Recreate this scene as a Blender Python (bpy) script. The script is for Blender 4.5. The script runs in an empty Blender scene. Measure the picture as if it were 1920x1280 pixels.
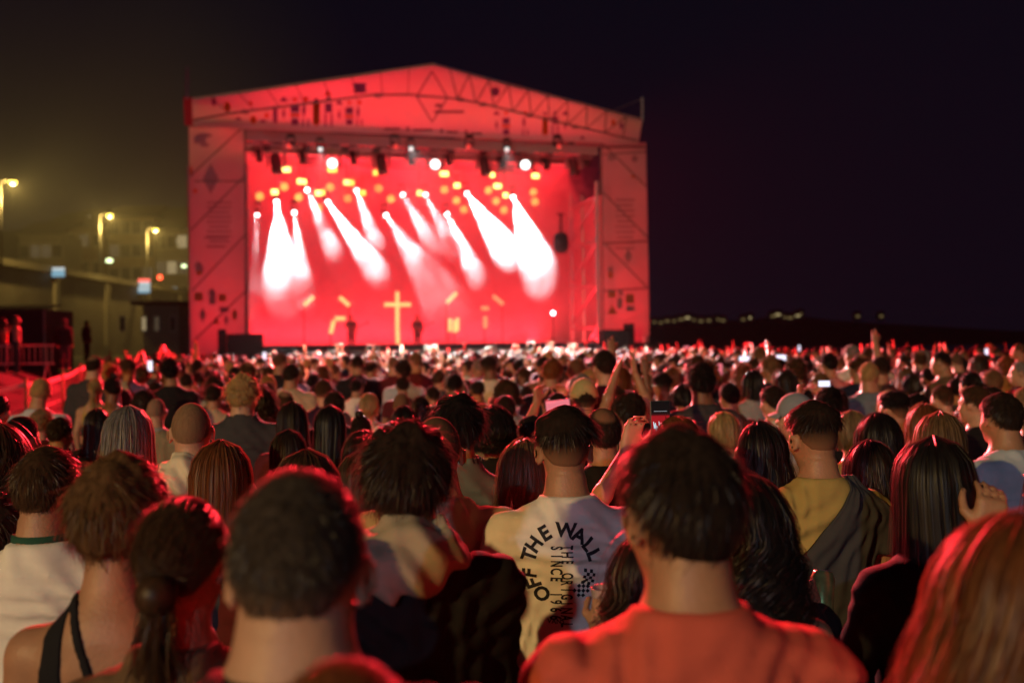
import bpy, bmesh, math, random
import numpy as np
from mathutils import Vector, Matrix
from mathutils.bvhtree import BVHTree

random.seed(7)
rng = np.random.default_rng(11)
scene = bpy.context.scene
C = scene.collection
R = math.radians

# ------------------------------------------------------------------ camera
CAM_Z = 1.95
FPX = 35.0 / 36.0 * 1920.0
cam_data = bpy.data.cameras.new('camera')
cam_data.lens = 35.0
cam_data.sensor_width = 36.0
cam_data.clip_start = 0.05
cam_data.clip_end = 3000.0
cam = bpy.data.objects.new('camera', cam_data)
C.objects.link(cam)
CAM_M = (Matrix.Translation((0, 0, CAM_Z)) @ Matrix.Rotation(R(90 + 0.31), 4, 'X') @ Matrix.Rotation(R(-0.72), 4, 'Z'))
cam.matrix_world = CAM_M
scene.camera = cam
cam_data.dof.use_dof = True
cam_data.dof.focus_distance = 3.35
cam_data.dof.aperture_fstop = 2.0
cam_data.dof.aperture_blades = 0

# ------------------------------------------------------------------ night sky
world = bpy.data.worlds.new('World')
scene.world = world
world.use_nodes = True
wn = world.node_tree
for n in list(wn.nodes):
    wn.nodes.remove(n)
w_out = wn.nodes.new('ShaderNodeOutputWorld')
w_bg = wn.nodes.new('ShaderNodeBackground')
w_sky = wn.nodes.new('ShaderNodeTexSky')
w_sky.sky_type = 'NISHITA'
w_sky.sun_disc = False
w_sky.sun_elevation = R(-9.0)
w_sky.sun_rotation = R(150)
w_bg.inputs['Strength'].default_value = 0.05
w_bg2 = wn.nodes.new('ShaderNodeBackground')
w_bg2.inputs['Color'].default_value = (0.42, 0.40, 1.0, 1)
w_bg2.inputs['Strength'].default_value = 0.0058
w_add = wn.nodes.new('ShaderNodeAddShader')
wn.links.new(w_sky.outputs[0], w_bg.inputs['Color'])
wn.links.new(w_bg.outputs[0], w_add.inputs[0])
wn.links.new(w_bg2.outputs[0], w_add.inputs[1])
wn.links.new(w_add.outputs[0], w_out.inputs['Surface'])

moon_d = bpy.data.lights.new('moon', 'SUN')
moon_d.energy = 0.01
moon_d.angle = R(0.5)
moon_d.color = (0.7, 0.8, 1.0)
moon = bpy.data.objects.new('moon', moon_d)
C.objects.link(moon)
moon.rotation_euler = (R(50), 0, R(150))

scene.view_settings.view_transform = 'Standard'
scene.view_settings.look = 'None'
scene.view_settings.exposure = 0.0
scene.view_settings.gamma = 1.0

cy = scene.cycles
cy.max_bounces = 4
cy.diffuse_bounces = 1
cy.glossy_bounces = 1
cy.transmission_bounces = 3
cy.transparent_max_bounces = 8
cy.volume_bounces = 0
cy.caustics_reflective = False
cy.caustics_refractive = False
cy.sample_clamp_indirect = 2.0
cy.sample_clamp_direct = 0.0
cy.use_denoising = True
cy.use_light_tree = True

# ------------------------------------------------------------------ helpers
CM3 = CAM_M.to_3x3()
def ray(u, v):
    return CM3 @ Vector(((u - 960.0) / FPX, -(v - 640.0) / FPX, -1.0))
def pix(u, v, Y):
    r = ray(u, v)
    return Vector((0, 0, CAM_Z)) + r * (Y / r.y)
def proj(p):
    q = CAM_M.inverted() @ Vector(p)
    return 960.0 + FPX * q.x / -q.z, 640.0 - FPX * q.y / -q.z

MATS = {}
def node_mat(name):
    m = bpy.data.materials.new(name)
    m.use_nodes = True
    nt = m.node_tree
    b = nt.nodes.get('Principled BSDF')
    return m, nt, b
def mat(name, col, rough=0.7, spec=0.3, metal=0.0, noise=0.12, nscale=12.0, bump=0.0, bscale=200.0, trans=0.0):
    if name in MATS:
        return MATS[name]
    m, nt, b = node_mat(name)
    b.inputs['Roughness'].default_value = rough
    b.inputs['Specular IOR Level'].default_value = spec
    b.inputs['Metallic'].default_value = metal
    tc = nt.nodes.new('ShaderNodeTexCoord')
    nz = nt.nodes.new('ShaderNodeTexNoise')
    nz.inputs['Scale'].default_value = nscale
    nz.inputs['Detail'].default_value = 4
    nt.links.new(tc.outputs['Object'], nz.inputs['Vector'])
    ramp = nt.nodes.new('ShaderNodeMix')
    ramp.data_type = 'RGBA'
    ramp.inputs[6].default_value = (*[c * (1 - noise) for c in col], 1)
    ramp.inputs[7].default_value = (*[min(1, c * (1 + noise)) for c in col], 1)
    nt.links.new(nz.outputs['Fac'], ramp.inputs[0])
    nt.links.new(ramp.outputs[2], b.inputs['Base Color'])
    if bump:
        n2 = nt.nodes.new('ShaderNodeTexNoise')
        n2.inputs['Scale'].default_value = bscale
        n2.inputs['Detail'].default_value = 3
        nt.links.new(tc.outputs['Object'], n2.inputs['Vector'])
        bp = nt.nodes.new('ShaderNodeBump')
        bp.inputs['Strength'].default_value = bump
        bp.inputs['Distance'].default_value = 0.004
        nt.links.new(n2.outputs['Fac'], bp.inputs['Height'])
        nt.links.new(bp.outputs[0], b.inputs['Normal'])
    if trans:
        t = nt.nodes.new('ShaderNodeBsdfTranslucent')
        nt.links.new(ramp.outputs[2], t.inputs['Color'])
        mx = nt.nodes.new('ShaderNodeMixShader')
        mx.inputs[0].default_value = trans
        o = nt.nodes['Material Output']
        nt.links.new(b.outputs[0], mx.inputs[1])
        nt.links.new(t.outputs[0], mx.inputs[2])
        nt.links.new(mx.outputs[0], o.inputs['Surface'])
    MATS[name] = m
    return m
def emit(name, col, strength):
    if name in MATS:
        return MATS[name]
    m, nt, b = node_mat(name)
    b.inputs['Base Color'].default_value = (0.02, 0.02, 0.02, 1)
    b.inputs['Emission Color'].default_value = (*col, 1)
    b.inputs['Emission Strength'].default_value = strength
    m.cycles.emission_sampling = 'NONE'
    MATS[name] = m
    return m

def tag(o, label=None, cat=None, group=None, kind=None):
    if label: o['label'] = label
    if cat: o['category'] = cat
    if group: o['group'] = group
    if kind: o['kind'] = kind
    return o
def empty(name, loc=(0, 0, 0), rz=0.0, label=None, cat=None, group=None):
    o = bpy.data.objects.new(name, None)
    o.empty_display_size = 0.2
    C.objects.link(o)
    o.location = loc
    o.rotation_euler = (0, 0, rz)
    return tag(o, label, cat, group)
def link(name, me, parent=None, m=None):
    o = bpy.data.objects.new(name, me)
    C.objects.link(o)
    if parent is not None:
        o.parent = parent
    if m is not None:
        if len(me.materials) == 0:
            me.materials.append(None)
        o.material_slots[0].link = 'OBJECT'
        o.material_slots[0].material = m
    return o

class MB:
    """collects boxes, bars, tubes and polygons into one mesh"""
    def __init__(s):
        s.v = []; s.f = []
    def box(s, c, d, M=None):
        n = len(s.v)
        for dz in (-.5, .5):
            for dx, dy in ((-.5, -.5), (.5, -.5), (.5, .5), (-.5, .5)):
                p = Vector((dx * d[0], dy * d[1], dz * d[2]))
                if M is not None: p = M @ p
                s.v.append(tuple(p + Vector(c)))
        for q in ((3, 2, 1, 0), (4, 5, 6, 7), (0, 1, 5, 4), (1, 2, 6, 5), (2, 3, 7, 6), (3, 0, 4, 7)):
            s.f.append([n + i for i in q])
        return s
    def tube(s, a, b, r, r2=None, n=8, cap=True):
        a = Vector(a); b = Vector(b); r2 = r if r2 is None else r2
        t = (b - a).normalized()
        x = t.orthogonal().normalized(); y = t.cross(x)
        k = len(s.v)
        for p, q in ((a, r), (b, r2)):
            for i in range(n):
                w = 2 * math.pi * i / n
                s.v.append(tuple(p + (x * math.cos(w) + y * math.sin(w)) * q))
        for i in range(n):
            j = (i + 1) % n
            s.f.append([k + i, k + j, k + n + j, k + n + i])
        if cap:
            s.f.append([k + i for i in range(n)][::-1])
            s.f.append([k + n + i for i in range(n)])
        return s
    def poly(s, pts, thick=None, nrm=None):
        n = len(s.v)
        pts = [Vector(p) for p in pts]
        s.v += [tuple(p) for p in pts]
        m = len(pts)
        if thick is None:
            s.f.append(list(range(n, n + m)))
        else:
            d = Vector(nrm) * thick
            s.v += [tuple(p + d) for p in pts]
            s.f.append(list(range(n, n + m)))
            s.f.append([n + m + i for i in range(m)][::-1])
            for i in range(m):
                j = (i + 1) % m
                s.f.append([n + i, n + m + i, n + m + j, n + j])
        return s
    def lathe(s, prof, M=None, n=16):
        k = len(s.v); m = len(prof)
        for (r, z) in prof:
            for i in range(n):
                w = 2 * math.pi * i / n
                p = Vector((r * math.cos(w), r * math.sin(w), z))
                s.v.append(tuple(M @ p if M is not None else p))
        for a in range(m - 1):
            for i in range(n):
                j = (i + 1) % n
                s.f.append([k + a * n + i, k + a * n + j, k + (a + 1) * n + j, k + (a + 1) * n + i])
        s.f.append([k + i for i in range(n)][::-1])
        s.f.append([k + (m - 1) * n + i for i in range(n)])
        return s
    def mesh(s, name, bevel=0.0, smooth=False):
        me = bpy.data.meshes.new(name)
        me.from_pydata(s.v, [], s.f)
        bm = bmesh.new(); bm.from_mesh(me)
        if bevel:
            bmesh.ops.bevel(bm, geom=bm.edges[:], offset=bevel, segments=2, affect='EDGES', profile=0.5)
        bmesh.ops.recalc_face_normals(bm, faces=bm.faces[:])
        bm.to_mesh(me); bm.free()
        if smooth:
            me.polygons.foreach_set('use_smooth', [True] * len(me.polygons))
        return me
    def build(s, name, m, parent=None, bevel=0.0, smooth=False):
        return link(name, s.mesh(name, bevel, smooth), parent, m)

def fast_mesh(name, verts, quads=None, tris=None, mi=None, smooth=True):
    me = bpy.data.meshes.new(name)
    nq = 0 if quads is None else len(quads)
    nt_ = 0 if tris is None else len(tris)
    me.vertices.add(len(verts))
    me.vertices.foreach_set('co', np.asarray(verts, dtype=np.float32).ravel())
    li = []
    if nq: li.append(np.asarray(quads, dtype=np.int32).ravel())
    if nt_: li.append(np.asarray(tris, dtype=np.int32).ravel())
    li = np.concatenate(li)
    me.loops.add(len(li))
    me.loops.foreach_set('vertex_index', li)
    tot = np.concatenate([np.full(nq, 4, np.int32), np.full(nt_, 3, np.int32)])
    st = np.concatenate([[0], np.cumsum(tot)[:-1]]).astype(np.int32)
    me.polygons.add(nq + nt_)
    me.polygons.foreach_set('loop_start', st)
    me.polygons.foreach_set('loop_total', tot)
    if mi is not None:
        me.polygons.foreach_set('material_index', np.asarray(mi, dtype=np.int32))
    me.polygons.foreach_set('use_smooth', np.full(nq + nt_, smooth))
    me.update(calc_edges=True)
    return me
def copy_tree(o, parent=None):
    c = o.copy(); C.objects.link(c); c.parent = parent
    for ch in o.children: copy_tree(ch, c)
    return c
def light(name, kind, loc, energy, col, parent=None, aim=None, size=0.1, spot=None, blend=0.3, area=None):
    d = bpy.data.lights.new(name, kind)
    d.energy = energy; d.color = col
    if kind == 'SPOT':
        d.spot_size = spot; d.spot_blend = blend; d.shadow_soft_size = size
    elif kind == 'POINT':
        d.shadow_soft_size = size
    else:
        d.shape = 'RECTANGLE'; d.size, d.size_y = area
    o = bpy.data.objects.new(name, d)
    C.objects.link(o)
    o.location = loc
    if aim is not None:
        o.rotation_euler = (Vector(aim) - Vector(loc)).to_track_quat('-Z', 'Y').to_euler()
    if parent is not None:
        o.parent = parent
    return o
# ================================================================== setting
SODIUM = (1.0, 0.60, 0.20)
def sheet(name, pts_rows, m, kind='structure', smooth=True):
    nr = len(pts_rows); nc = len(pts_rows[0])
    v = [tuple(p) for row in pts_rows for p in row]
    f = [[r * nc + c, r * nc + c + 1, (r + 1) * nc + c + 1, (r + 1) * nc + c] for r in range(nr - 1) for c in range(nc - 1)]
    me = bpy.data.meshes.new(name); me.from_pydata(v, [], f)
    bm = bmesh.new(); bm.from_mesh(me)
    bmesh.ops.recalc_face_normals(bm, faces=bm.faces[:])
    bm.to_mesh(me); bm.free()
    me.polygons.foreach_set('use_smooth', [smooth] * len(me.polygons))
    o = link(name, me, None, m)
    return tag(o, kind=kind)
m_ground = mat('sandy ground', (0.16, 0.13, 0.10), 0.95, 0.1, noise=0.35, nscale=1.5, bump=0.5, bscale=40)
sheet('ground', [[(-1500, -300, 0), (1500, -300, 0)], [(-1500, 2200, 0), (1500, 2200, 0)]], m_ground, smooth=False)
m_sea = mat('dark sea', (0.01, 0.014, 0.02), 0.15, 0.5, noise=0.3, nscale=0.5, bump=0.6, bscale=1.2)
sheet('sea', [[(34, 20, 0.03), (1400, -40, 0.03)], [(60, 560, 0.03), (1400, 560, 0.03)]], m_sea, smooth=False)

# sea bank on the left, rising to the promenade wall
fence_pix = [(-60, 736, 24.5), (49, 716, 26), (117, 703, 29), (150, 688, 32), (178, 676, 36), (207, 664, 41)]
fence_top = [pix(u, v, Y) for u, v, Y in fence_pix]
m_bank = mat('trodden bank', (0.03, 0.026, 0.022), 0.9, 0.15, noise=0.25, nscale=2.0, bump=0.4, bscale=30)
row0 = [Vector((p.x + 0.5, p.y - 0.3, -0.05)) for p in fence_top]
row1 = [Vector((p.x, p.y, p.z - 1.0)) for p in fence_top]
row2 = [Vector((p.x - 2.6, p.y + 1.6, max(p.z - 1.0 + 0.35, 1.32))) for p in fence_top]
row3 = [Vector((-36.6, p.y * 1.6 + 1, 1.7)) for p in fence_top]
for rw in (row0, row1, row2, row3):
    rw.insert(0, rw[0] + Vector((-6, -16, -0.3 if rw is not row0 else 0)))
    rw.append(rw[-1] + Vector((-3, 40, 0.0)))
sheet('bank', [row0, row1, row2, row3], m_bank)

# promenade: retaining wall, road on top
m_conc = mat('stained concrete', (0.30, 0.27, 0.22), 0.9, 0.2, noise=0.3, nscale=0.6, bump=0.4, bscale=8)
m_asph = mat('road asphalt', (0.05, 0.05, 0.05), 0.85, 0.2, noise=0.2, nscale=3)
ROADZ = 8.2
wall = empty('retaining_wall', (-37, 20, 0), 0, 'tall concrete retaining wall carrying the lamp lit road', 'wall')
k = 0
for y0 in range(-40, 190, 10):
    MB().box((0, y0 - 20 + 5, ROADZ / 2 - 0.2), (0.6 + 0.03 * (k % 2), 9.94, ROADZ + 0.4)).build('panel', m_conc, wall)
    MB().box((0.35, y0 - 20, ROADZ / 2 - 0.3), (0.5, 0.8, ROADZ + 0.2)).build('pier', m_conc, wall)
    k += 1
MB().box((0.1, 55, ROADZ + 0.35), (0.9, 232, 0.5)).build('parapet', m_conc, wall)
road = MB().box((-47, 75, ROADZ - 0.25), (19.3, 240, 0.5)).build('road', m_asph)
tag(road, kind='structure')

m_pole = mat('galvanised pole', (0.16, 0.155, 0.15), 0.5, 0.5, 0.6)
m_sod = emit('sodium lamp glass', (1.0, 0.74, 0.10), 7.0)
def street_lamp(u, v, Y, label, X=None):
    p = pix(u, v, Y)
    base = Vector((p.x - 0.9, p.y, ROADZ))
    t = empty('street_lamp', base, 0, label, 'street lamp', 'street lamps along the promenade')
    h = p.z - ROADZ
    MB().tube((0, 0, 0), (0, 0, h + 0.1), 0.11, 0.07, 10).build('pole', m_pole, t, smooth=True)
    MB().tube((0, 0, h), (0.7, 0, h + 0.25), 0.06, 0.05, 8).build('arm', m_pole, t)
    MB().lathe([(0.05, 0.24), (0.26, 0.16), (0.30, 0.02), (0.28, -0.02)], Matrix.Translation((0.9, 0, h + 0.1)), 14).build('lamp_head', m_pole, t, smooth=True)
    MB().lathe([(0.26, -0.03), (0.25, -0.16), (0.15, -0.26), (0.02, -0.29)], Matrix.Translation((0.9, 0, h + 0.1)), 14).build('lamp_glass', m_sod, t, smooth=True)
    light('street_lamp_light', 'POINT', (0.9, 0, h - 0.35), 3000, (1.0, 0.66, 0.16), t, size=0.15)
    return t
street_lamp(24, 342, 71, 'tall sodium street lamp on the promenade, farthest from the stage')
street_lamp(206, 404, 88.6, 'sodium street lamp on the promenade with a smaller light halfway up its pole')
street_lamp(292, 431, 100, 'sodium street lamp on the promenade, closest to the stage, behind the billboard')

# hill behind the promenade
m_hill = mat('dark scrub hill', (0.05, 0.055, 0.03), 0.95, 0.1, noise=0.5, nscale=0.3, bump=0.6, bscale=0.6)
prof = [(-420, 470), (-200, 455), (-60, 440), (60, 422), (120, 402), (190, 388), (240, 383), (300, 392), (360, 380), (430, 372), (520, 400), (640, 470), (760, 560), (900, 640)]
rows = []
for Yh, fz in ((170, 1.0), (185, 1.02), (240, 0.9)):
    rows.append([Vector((pix(u, v, 170).x * Yh / 170, Yh, max(0.0, pix(u, v, 170).z) * fz + random.uniform(-.8, .8))) for u, v in prof])
rows.insert(0, [Vector((p.x, 148, min(p.z, ROADZ * 0.9))) for p in rows[0]])
rows.insert(0, [Vector((p.x, 139, -0.5)) for p in rows[0]])
sheet('hill', rows, m_hill)

# far coast on the right
m_coast = mat('far dark coast', (0.022, 0.02, 0.018), 0.95, 0.1, noise=0.4, nscale=0.02)
prof = [(1100, 606), (1200, 604), (1260, 600), (1330, 598), (1400, 601), (1450, 592), (1500, 592), (1560, 600), (1650, 606), (1760, 612), (1900, 620), (2100, 624), (2400, 630)]
rows = [[Vector((pix(u, v, 600).x, 560, -1)) for u, v in prof], [pix(u, v + 14, 600) for u, v in prof], [pix(u, v, 660) for u, v in prof], [pix(u, v, 660) + Vector((0, 160, -8)) for u, v in prof]]
sheet('coast', rows, m_coast)
m_fwall = mat('far house wall', (0.4, 0.37, 0.3), 0.9, 0.1)
m_fwin = emit('far lit window', (1.0, 0.72, 0.28), 0.16)
m_fwin2 = emit('far bright window', (1.0, 0.78, 0.36), .45)
coast_houses = [(1226, 603, 5), (1238, 604, 4), (1250, 601, 5), (1263, 601, 6), (1276, 598, 6), (1288, 595, 6), (1300, 599, 5), (1313, 601, 5), (1328, 600, 5), (1345, 598, 5), (1354, 600, 5), (1392, 598, 4), (1405, 595, 5), (1448, 592, 5), (1457, 589, 6), (1470, 594, 5), (1480, 595, 6), (1494, 591, 5), (1500, 588, 4), (1606, 592, 4), (1650, 592, 4)]
for i, (u, v, s) in enumerate(coast_houses):
    p = pix(u, v, 590)
    t = empty('coast_house', (p.x, 590, p.z - 2.2), 0, 'small far house with lit window on the dark coast across the water', 'house', 'lit houses on the far coast')
    MB().box((0, 0, 1.6), (s * 0.9, 4, 4.4)).build('wall', m_fwall, t)
    MB().poly([(-s * .5, -2.2, 3.8), (s * .5, -2.2, 3.8), (s * .5, 0, 5.0), (-s * .5, 0, 5.0)], 0.2, (0, 0, -1)).build('roof', m_coast, t)
    MB().box((0, -2.05, 1.9), (s * 0.5 if i % 3 else s * .28, 0.08, 1.1)).build('window', m_fwin2 if (u in (1405, 1288, 1494, 1457)) else m_fwin, t)

# buildings on the promenade
m_bwall = [mat('ochre render', (0.42, 0.33, 0.2), 0.9, 0.2, noise=0.2, nscale=0.4), mat('grey render', (0.33, 0.3, 0.26), 0.9, 0.2, noise=0.2, nscale=0.4), mat('brown brick front', (0.26, 0.18, 0.12), 0.9, 0.2, noise=0.25, nscale=0.6)]
m_roof = mat('dark roof', (0.07, 0.05, 0.045), 0.8, 0.2)
m_glass = mat('dark window glass', (0.03, 0.03, 0.035), 0.1, 0.6)
m_frame = mat('window frame', (0.5, 0.48, 0.44), 0.6, 0.3)
m_lit = emit('lit window', (1.0, 0.78, 0.42), .3)
m_litdim = emit('dim lit window', (1.0, 0.75, 0.45), 0.06)
m_litg = emit('green white shop light', (0.8, 1.0, 0.5), 3.0)
m_litb = emit('cold white window', (0.75, 0.95, 1.0), .5)
def building(u0, u1, vt, Y, floors, cols, wm, label, lit=()):
    a = pix(u0, vt, Y); b = pix(u1, vt, Y)
    w = b.x - a.x; h = a.z - (ROADZ - 0.5)
    t = empty('building', ((a.x + b.x) / 2, Y, ROADZ - 0.5), 0, label, 'building')
    MB().box((0, 5, h / 2), (w, 10, h)).build('wall', wm, t)
    MB().poly([(-w / 2 - .4, -.5, h), (w / 2 + .4, -.5, h), (w / 2 + .4, 5, h + 2), (-w / 2 - .4, 5, h + 2)], .25, (0, 0, 1)).build('roof', m_roof, t)
    for f in range(floors):
        for c in range(cols):
            x = (c + .5) / cols * w - w / 2; z = (f + .55) / floors * h
            fr = MB().box((x, -0.03, z), (1.5, .16, 1.9)).build('window', m_frame, t)
            MB().box((x, -0.1, z), (1.2, .1, 1.6)).build('pane', dict(lit).get((f, c), m_glass), fr)
building(36, 118, 440, 132, 2, 4, m_bwall[1], 'long low grey building with twin lit windows on the hillside road', [((1, 1), m_litdim), ((1, 2), m_litdim)])
building(120, 196, 428, 138, 3, 3, m_bwall[2], 'brown brick house between the first two street lamps', [((2, 1), m_litdim)])
building(204, 288, 408, 136, 4, 4, m_bwall[0], 'ochre four storey house behind the middle street lamp', [((2, 0), m_litdim), ((1, 3), m_litdim)])
building(292, 372, 432, 132, 3, 4, m_bwall[1], 'grey apartment house half hidden by the stage tower', [((2, 2), m_lit), ((1, 0), m_litdim), ((1, 1), m_lit), ((1, 2), m_litdim), ((0, 1), m_litb)])
# lit sign boxes on the parapet
def sign_box(u, v, Y, w, h, label, bands, cat='sign'):
    r_ = ray(u, v); p = pix(u, v, -36.0 / r_.x * r_.y)
    t = empty('lit_sign', (p.x, p.y, 0), 0, label, cat)
    zc = p.z
    MB().tube((0, 0.1, 0), (0, 0.1, zc), .07).build('post', m_pole, t)
    MB().box((0, 0.1, zc), (w + .12, .14, h + .12)).build('case', m_pole, t)
    z = zc + h / 2
    for frac, m in bands:
        MB().box((0, 0.0, z - frac * h / 2), (w, .08, frac * h - .02)).build('light_panel', m, t)
        z -= frac * h
m_sgb = emit('sign pale blue', (0.35, 0.75, 1.0), .5)
m_sgw = emit('sign white', (0.8, 0.95, 1.0), .65)
m_sgr = emit('sign red', (1.0, 0.12, 0.1), 1.8)
sign_box(109, 510, 92, 1.0, .75, 'small pale blue lit sign above the wall', [(.35, m_sgw), (.65, m_sgb)])
sign_box(270, 536, 108, 1.15, 1.4, 'lit billboard with red heading over white rows', [(.22, m_sgr), (.3, m_sgw), (.1, m_sgb), (.2, m_sgw), (.18, m_sgb)])
p = pix(300, 520, 112)
t = empty('traffic_light', (p.x, p.y, ROADZ - .2), 0, 'traffic light showing red beside the billboard', 'traffic light')
zc = p.z - ROADZ + .2
MB().tube((0, .1, 0), (0, .1, zc), .07).build('post', m_pole, t)
MB().box((0, .1, zc - .25), (.4, .25, 1.1)).build('housing', m_roof, t)
MB().tube((0, -.06, zc), (0, 0, zc), .28, n=14).build('red_lens', emit('red signal', (1, .08, .03), 5), t)
MB().tube((0, -.06, zc - .5), (0, 0, zc - .5), .12, n=12).build('dark_lens', m_glass, t)
for (u, v, Y, label, mm, rr) in ((205, 489, 88, 'small green white lamp halfway up the middle lamp pole', m_litg, .3), (345, 499, 116, 'green white lantern beside the stage tower', m_litg, .3), (168, 405, 140, 'dim round lamp on the hillside', m_litdim, .35), (335, 453, 130, 'round wall lamp high on the grey apartment house', m_lit, .38)):
    p = pix(u, v, Y)
    t = empty('wall_lantern', (p.x, p.y, p.z), 0, label, 'lantern')
    MB().lathe([(.05, -.5 * rr), (rr * .8, -.4 * rr), (rr, 0), (rr * .8, .5 * rr), (.05, .7 * rr)], None, 12).build('globe', mm, t, smooth=True)
    MB().tube((0, .1, -.4 * rr), (0, .9, -.8 * rr), .05).build('bracket', m_pole, t)
# beach building below the wall
p0 = pix(205, 565, 66); p1 = pix(352, 565, 74)
kio = empty('beach_building', ((p0.x + p1.x) / 2, 72, 0), 0, 'low beach building with narrow lit doorways under the wall', 'building')
w = p1.x - p0.x; h = p0.z
MB().box((0, 3, h / 2), (w, 6, h)).build('wall', m_conc, kio)
MB().box((0, 2.6, h + .12), (w + 1, 7.4, .24)).build('roof', m_roof, kio)
for u, m in ((271, m_lit), (295, m_litdim), (230, m_glass), (325, m_glass)):
    x = pix(u, 607, 72).x - kio.location.x
    z = pix(u, 607, 72).z
    d = MB().box((x, -.04, z), (.42, .12, 1.15)).build('doorway', m_frame, kio)
    MB().box((x, -.1, z), (.26, .08, .95)).build('pane', m, d)

# fence in front of the bank
m_post = mat('weathered wooden post', (0.34, 0.27, 0.13), 0.85, 0.2)
m_tape = mat('pale plastic tape', (0.6, 0.48, 0.48), 0.5, 0.4, trans=0.2)
def net_mat():
    m, nt, b = node_mat('orange safety net')
    b.inputs['Base Color'].default_value = (0.07, 0.022, 0.02, 1)
    b.inputs['Roughness'].default_value = 0.7
    tr = nt.nodes.new('ShaderNodeBsdfTransparent'); mx = nt.nodes.new('ShaderNodeMixShader')
    mx.inputs[0].default_value = 0.28
    nt.links.new(tr.outputs[0], mx.inputs[1]); nt.links.new(b.outputs[0], mx.inputs[2])
    nt.links.new(mx.outputs[0], nt.nodes['Material Output'].inputs['Surface'])
    return m
m_net = net_mat()
fn = empty('barrier_fence', (fence_top[1].x, fence_top[1].y, 0), 0, 'red netting fence with pale top tape on wooden posts along the bank', 'fence')
org = Vector(fn.location)
pts = [p - org for p in fence_top]
def tape(zoff, hh, m, name, dy=0.0):
    b = MB(); n = 10
    for a, c in zip(pts[:-1], pts[1:]):
        prev = None
        for i in range(n + 1):
            s = i / n
            p = a.lerp(c, s) + Vector((dy, -.06 + dy, zoff - .05 * math.sin(math.pi * s) * (0.5 if hh > .3 else 1)))
            if prev is not None:
                b.poly([prev, p, p + Vector((0, 0, -hh)), prev + Vector((0, 0, -hh))])
            prev = p
    return b.build(name, m, fn)
tape(0.0, .13, m_tape, 'top_tape')
tape(-.68, .05, m_tape, 'lower_tape')
tape(-.1, .86, m_net, 'net', .03)
for p in pts[1:]:
    MB().tube((p.x, p.y, p.z - 1.2), (p.x, p.y, p.z + .09), .05, .045, 8).build('post', m_post, fn, smooth=True)
# dark tent and crowd barrier on the bank
m_black = mat('black stage cloth', (0.012, 0.012, 0.014), 0.9, 0.15, noise=0.4, nscale=3)
a = pix(-40, 582, 37); b = pix(88, 583, 37)
tent = empty('black_marquee', ((a.x + b.x) / 2, 38, 1.3), 0, 'black cloth marquee standing on the bank behind the fence', 'marquee')
w = b.x - a.x; h = a.z - 1.3
MB().box((0, 0, h / 2), (w, 2.4, h)).build('cloth_wall', m_black, tent)
MB().poly([(-w / 2 - .1, -1.3, h), (w / 2 + .1, -1.3, h), (w / 2 + .1, 0, h + .18), (-w / 2 - .1, 0, h + .18)], .05, (0, 0, 1)).build('canopy', m_black, tent)
for sx in (-1, 1):
    MB().box((sx * w / 2, -1.24, h / 2), (.06, .06, h)).build('leg', m_pole, tent)
m_rail = mat('steel crowd barrier', (0.5, 0.48, 0.46), 0.4, 0.5, 0.7)
p = pix(30, 676, 30)
bar = empty('crowd_barrier', (p.x, 30, p.z - .55), R(6), 'steel crowd barrier on the bank in front of the black marquee', 'barrier')
for z in (.45, 1.0): MB().tube((-1.2, 0, z), (1.1, 0, z), .025).build('rail', m_rail, bar)
for i in range(14): MB().tube((-1.1 + i * .165, 0, .45), (-1.1 + i * .165, 0, 1.0), .01, n=6).build('upright', m_rail, bar)
for x in (-.9, .9): MB().tube((x, -.3, 0), (x, 0, .5), .02).tube((x, .3, 0), (x, 0, .5), .02).build('foot', m_rail, bar)

# two assumed masts behind the audience, unseen, added for the amber and cold light
mast = empty('floodlight_mast', (-15.6, -20.2, 0), 0, 'site lighting mast behind the audience with an amber floodlight', 'floodlight')  # assumed lamp, positioned to set where the amber shadows fall
MB().tube((0, 0, 0), (0, 0, 10.3), .16, .1, 10).build('pole', m_pole, mast, smooth=True)
MB().box((0, 0, 10.1), (3.6, .1, .1)).build('crossbar', m_pole, mast)
def flood(x, z, m, name): 
    q = (Vector((12, 25, -9))).to_track_quat('-Y', 'Z').to_matrix()
    o = MB().box((x, 0, z), (.6, .25, .42), q).build('flood_housing', m_pole, mast)
    MB().box(Vector((x, 0, z)) + q @ Vector((0, -.14, 0)), (.52, .02, .34), q).build('flood_glass', m, o)
flood(-1.5, 10.4, emit('amber flood glass', (1, .7, .3), 25), 'amber')
KEY = light('amber_flood_light', 'SPOT', (-1.2, .9, 10.4), 18000, (1.0, 0.63, 0.22), mast, aim=(17.6, 24.2, 1.0), size=.22, spot=R(75), blend=.5)
mast2 = empty('floodlight_mast', (-6, -26, 0), 0, 'site lighting mast farther behind the audience with one cold white floodlight', 'floodlight')  # assumed lamp, placed to fill the amber shadows with blue
MB().tube((0, 0, 0), (0, 0, 9.0), .16, .1, 10).build('pole', m_pole, mast2, smooth=True)
q2 = Vector((6, 31, -8)).to_track_quat('-Y', 'Z').to_matrix()
h2 = MB().box((0, 0, 9.2), (.6, .25, .42), q2).build('flood_housing', m_pole, mast2)
MB().box(Vector((0, 0, 9.2)) + q2 @ Vector((0, -.14, 0)), (.52, .02, .34), q2).build('flood_glass', emit('cold flood glass', (.7, .85, 1), 12), h2)
COLD = light('cold_flood_light', 'SPOT', (0, .9, 9.2), 4600, (0.55, 0.74, 1.0), mast2, aim=(7, 31, 1.0), size=.22, spot=R(75), blend=.5)
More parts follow.
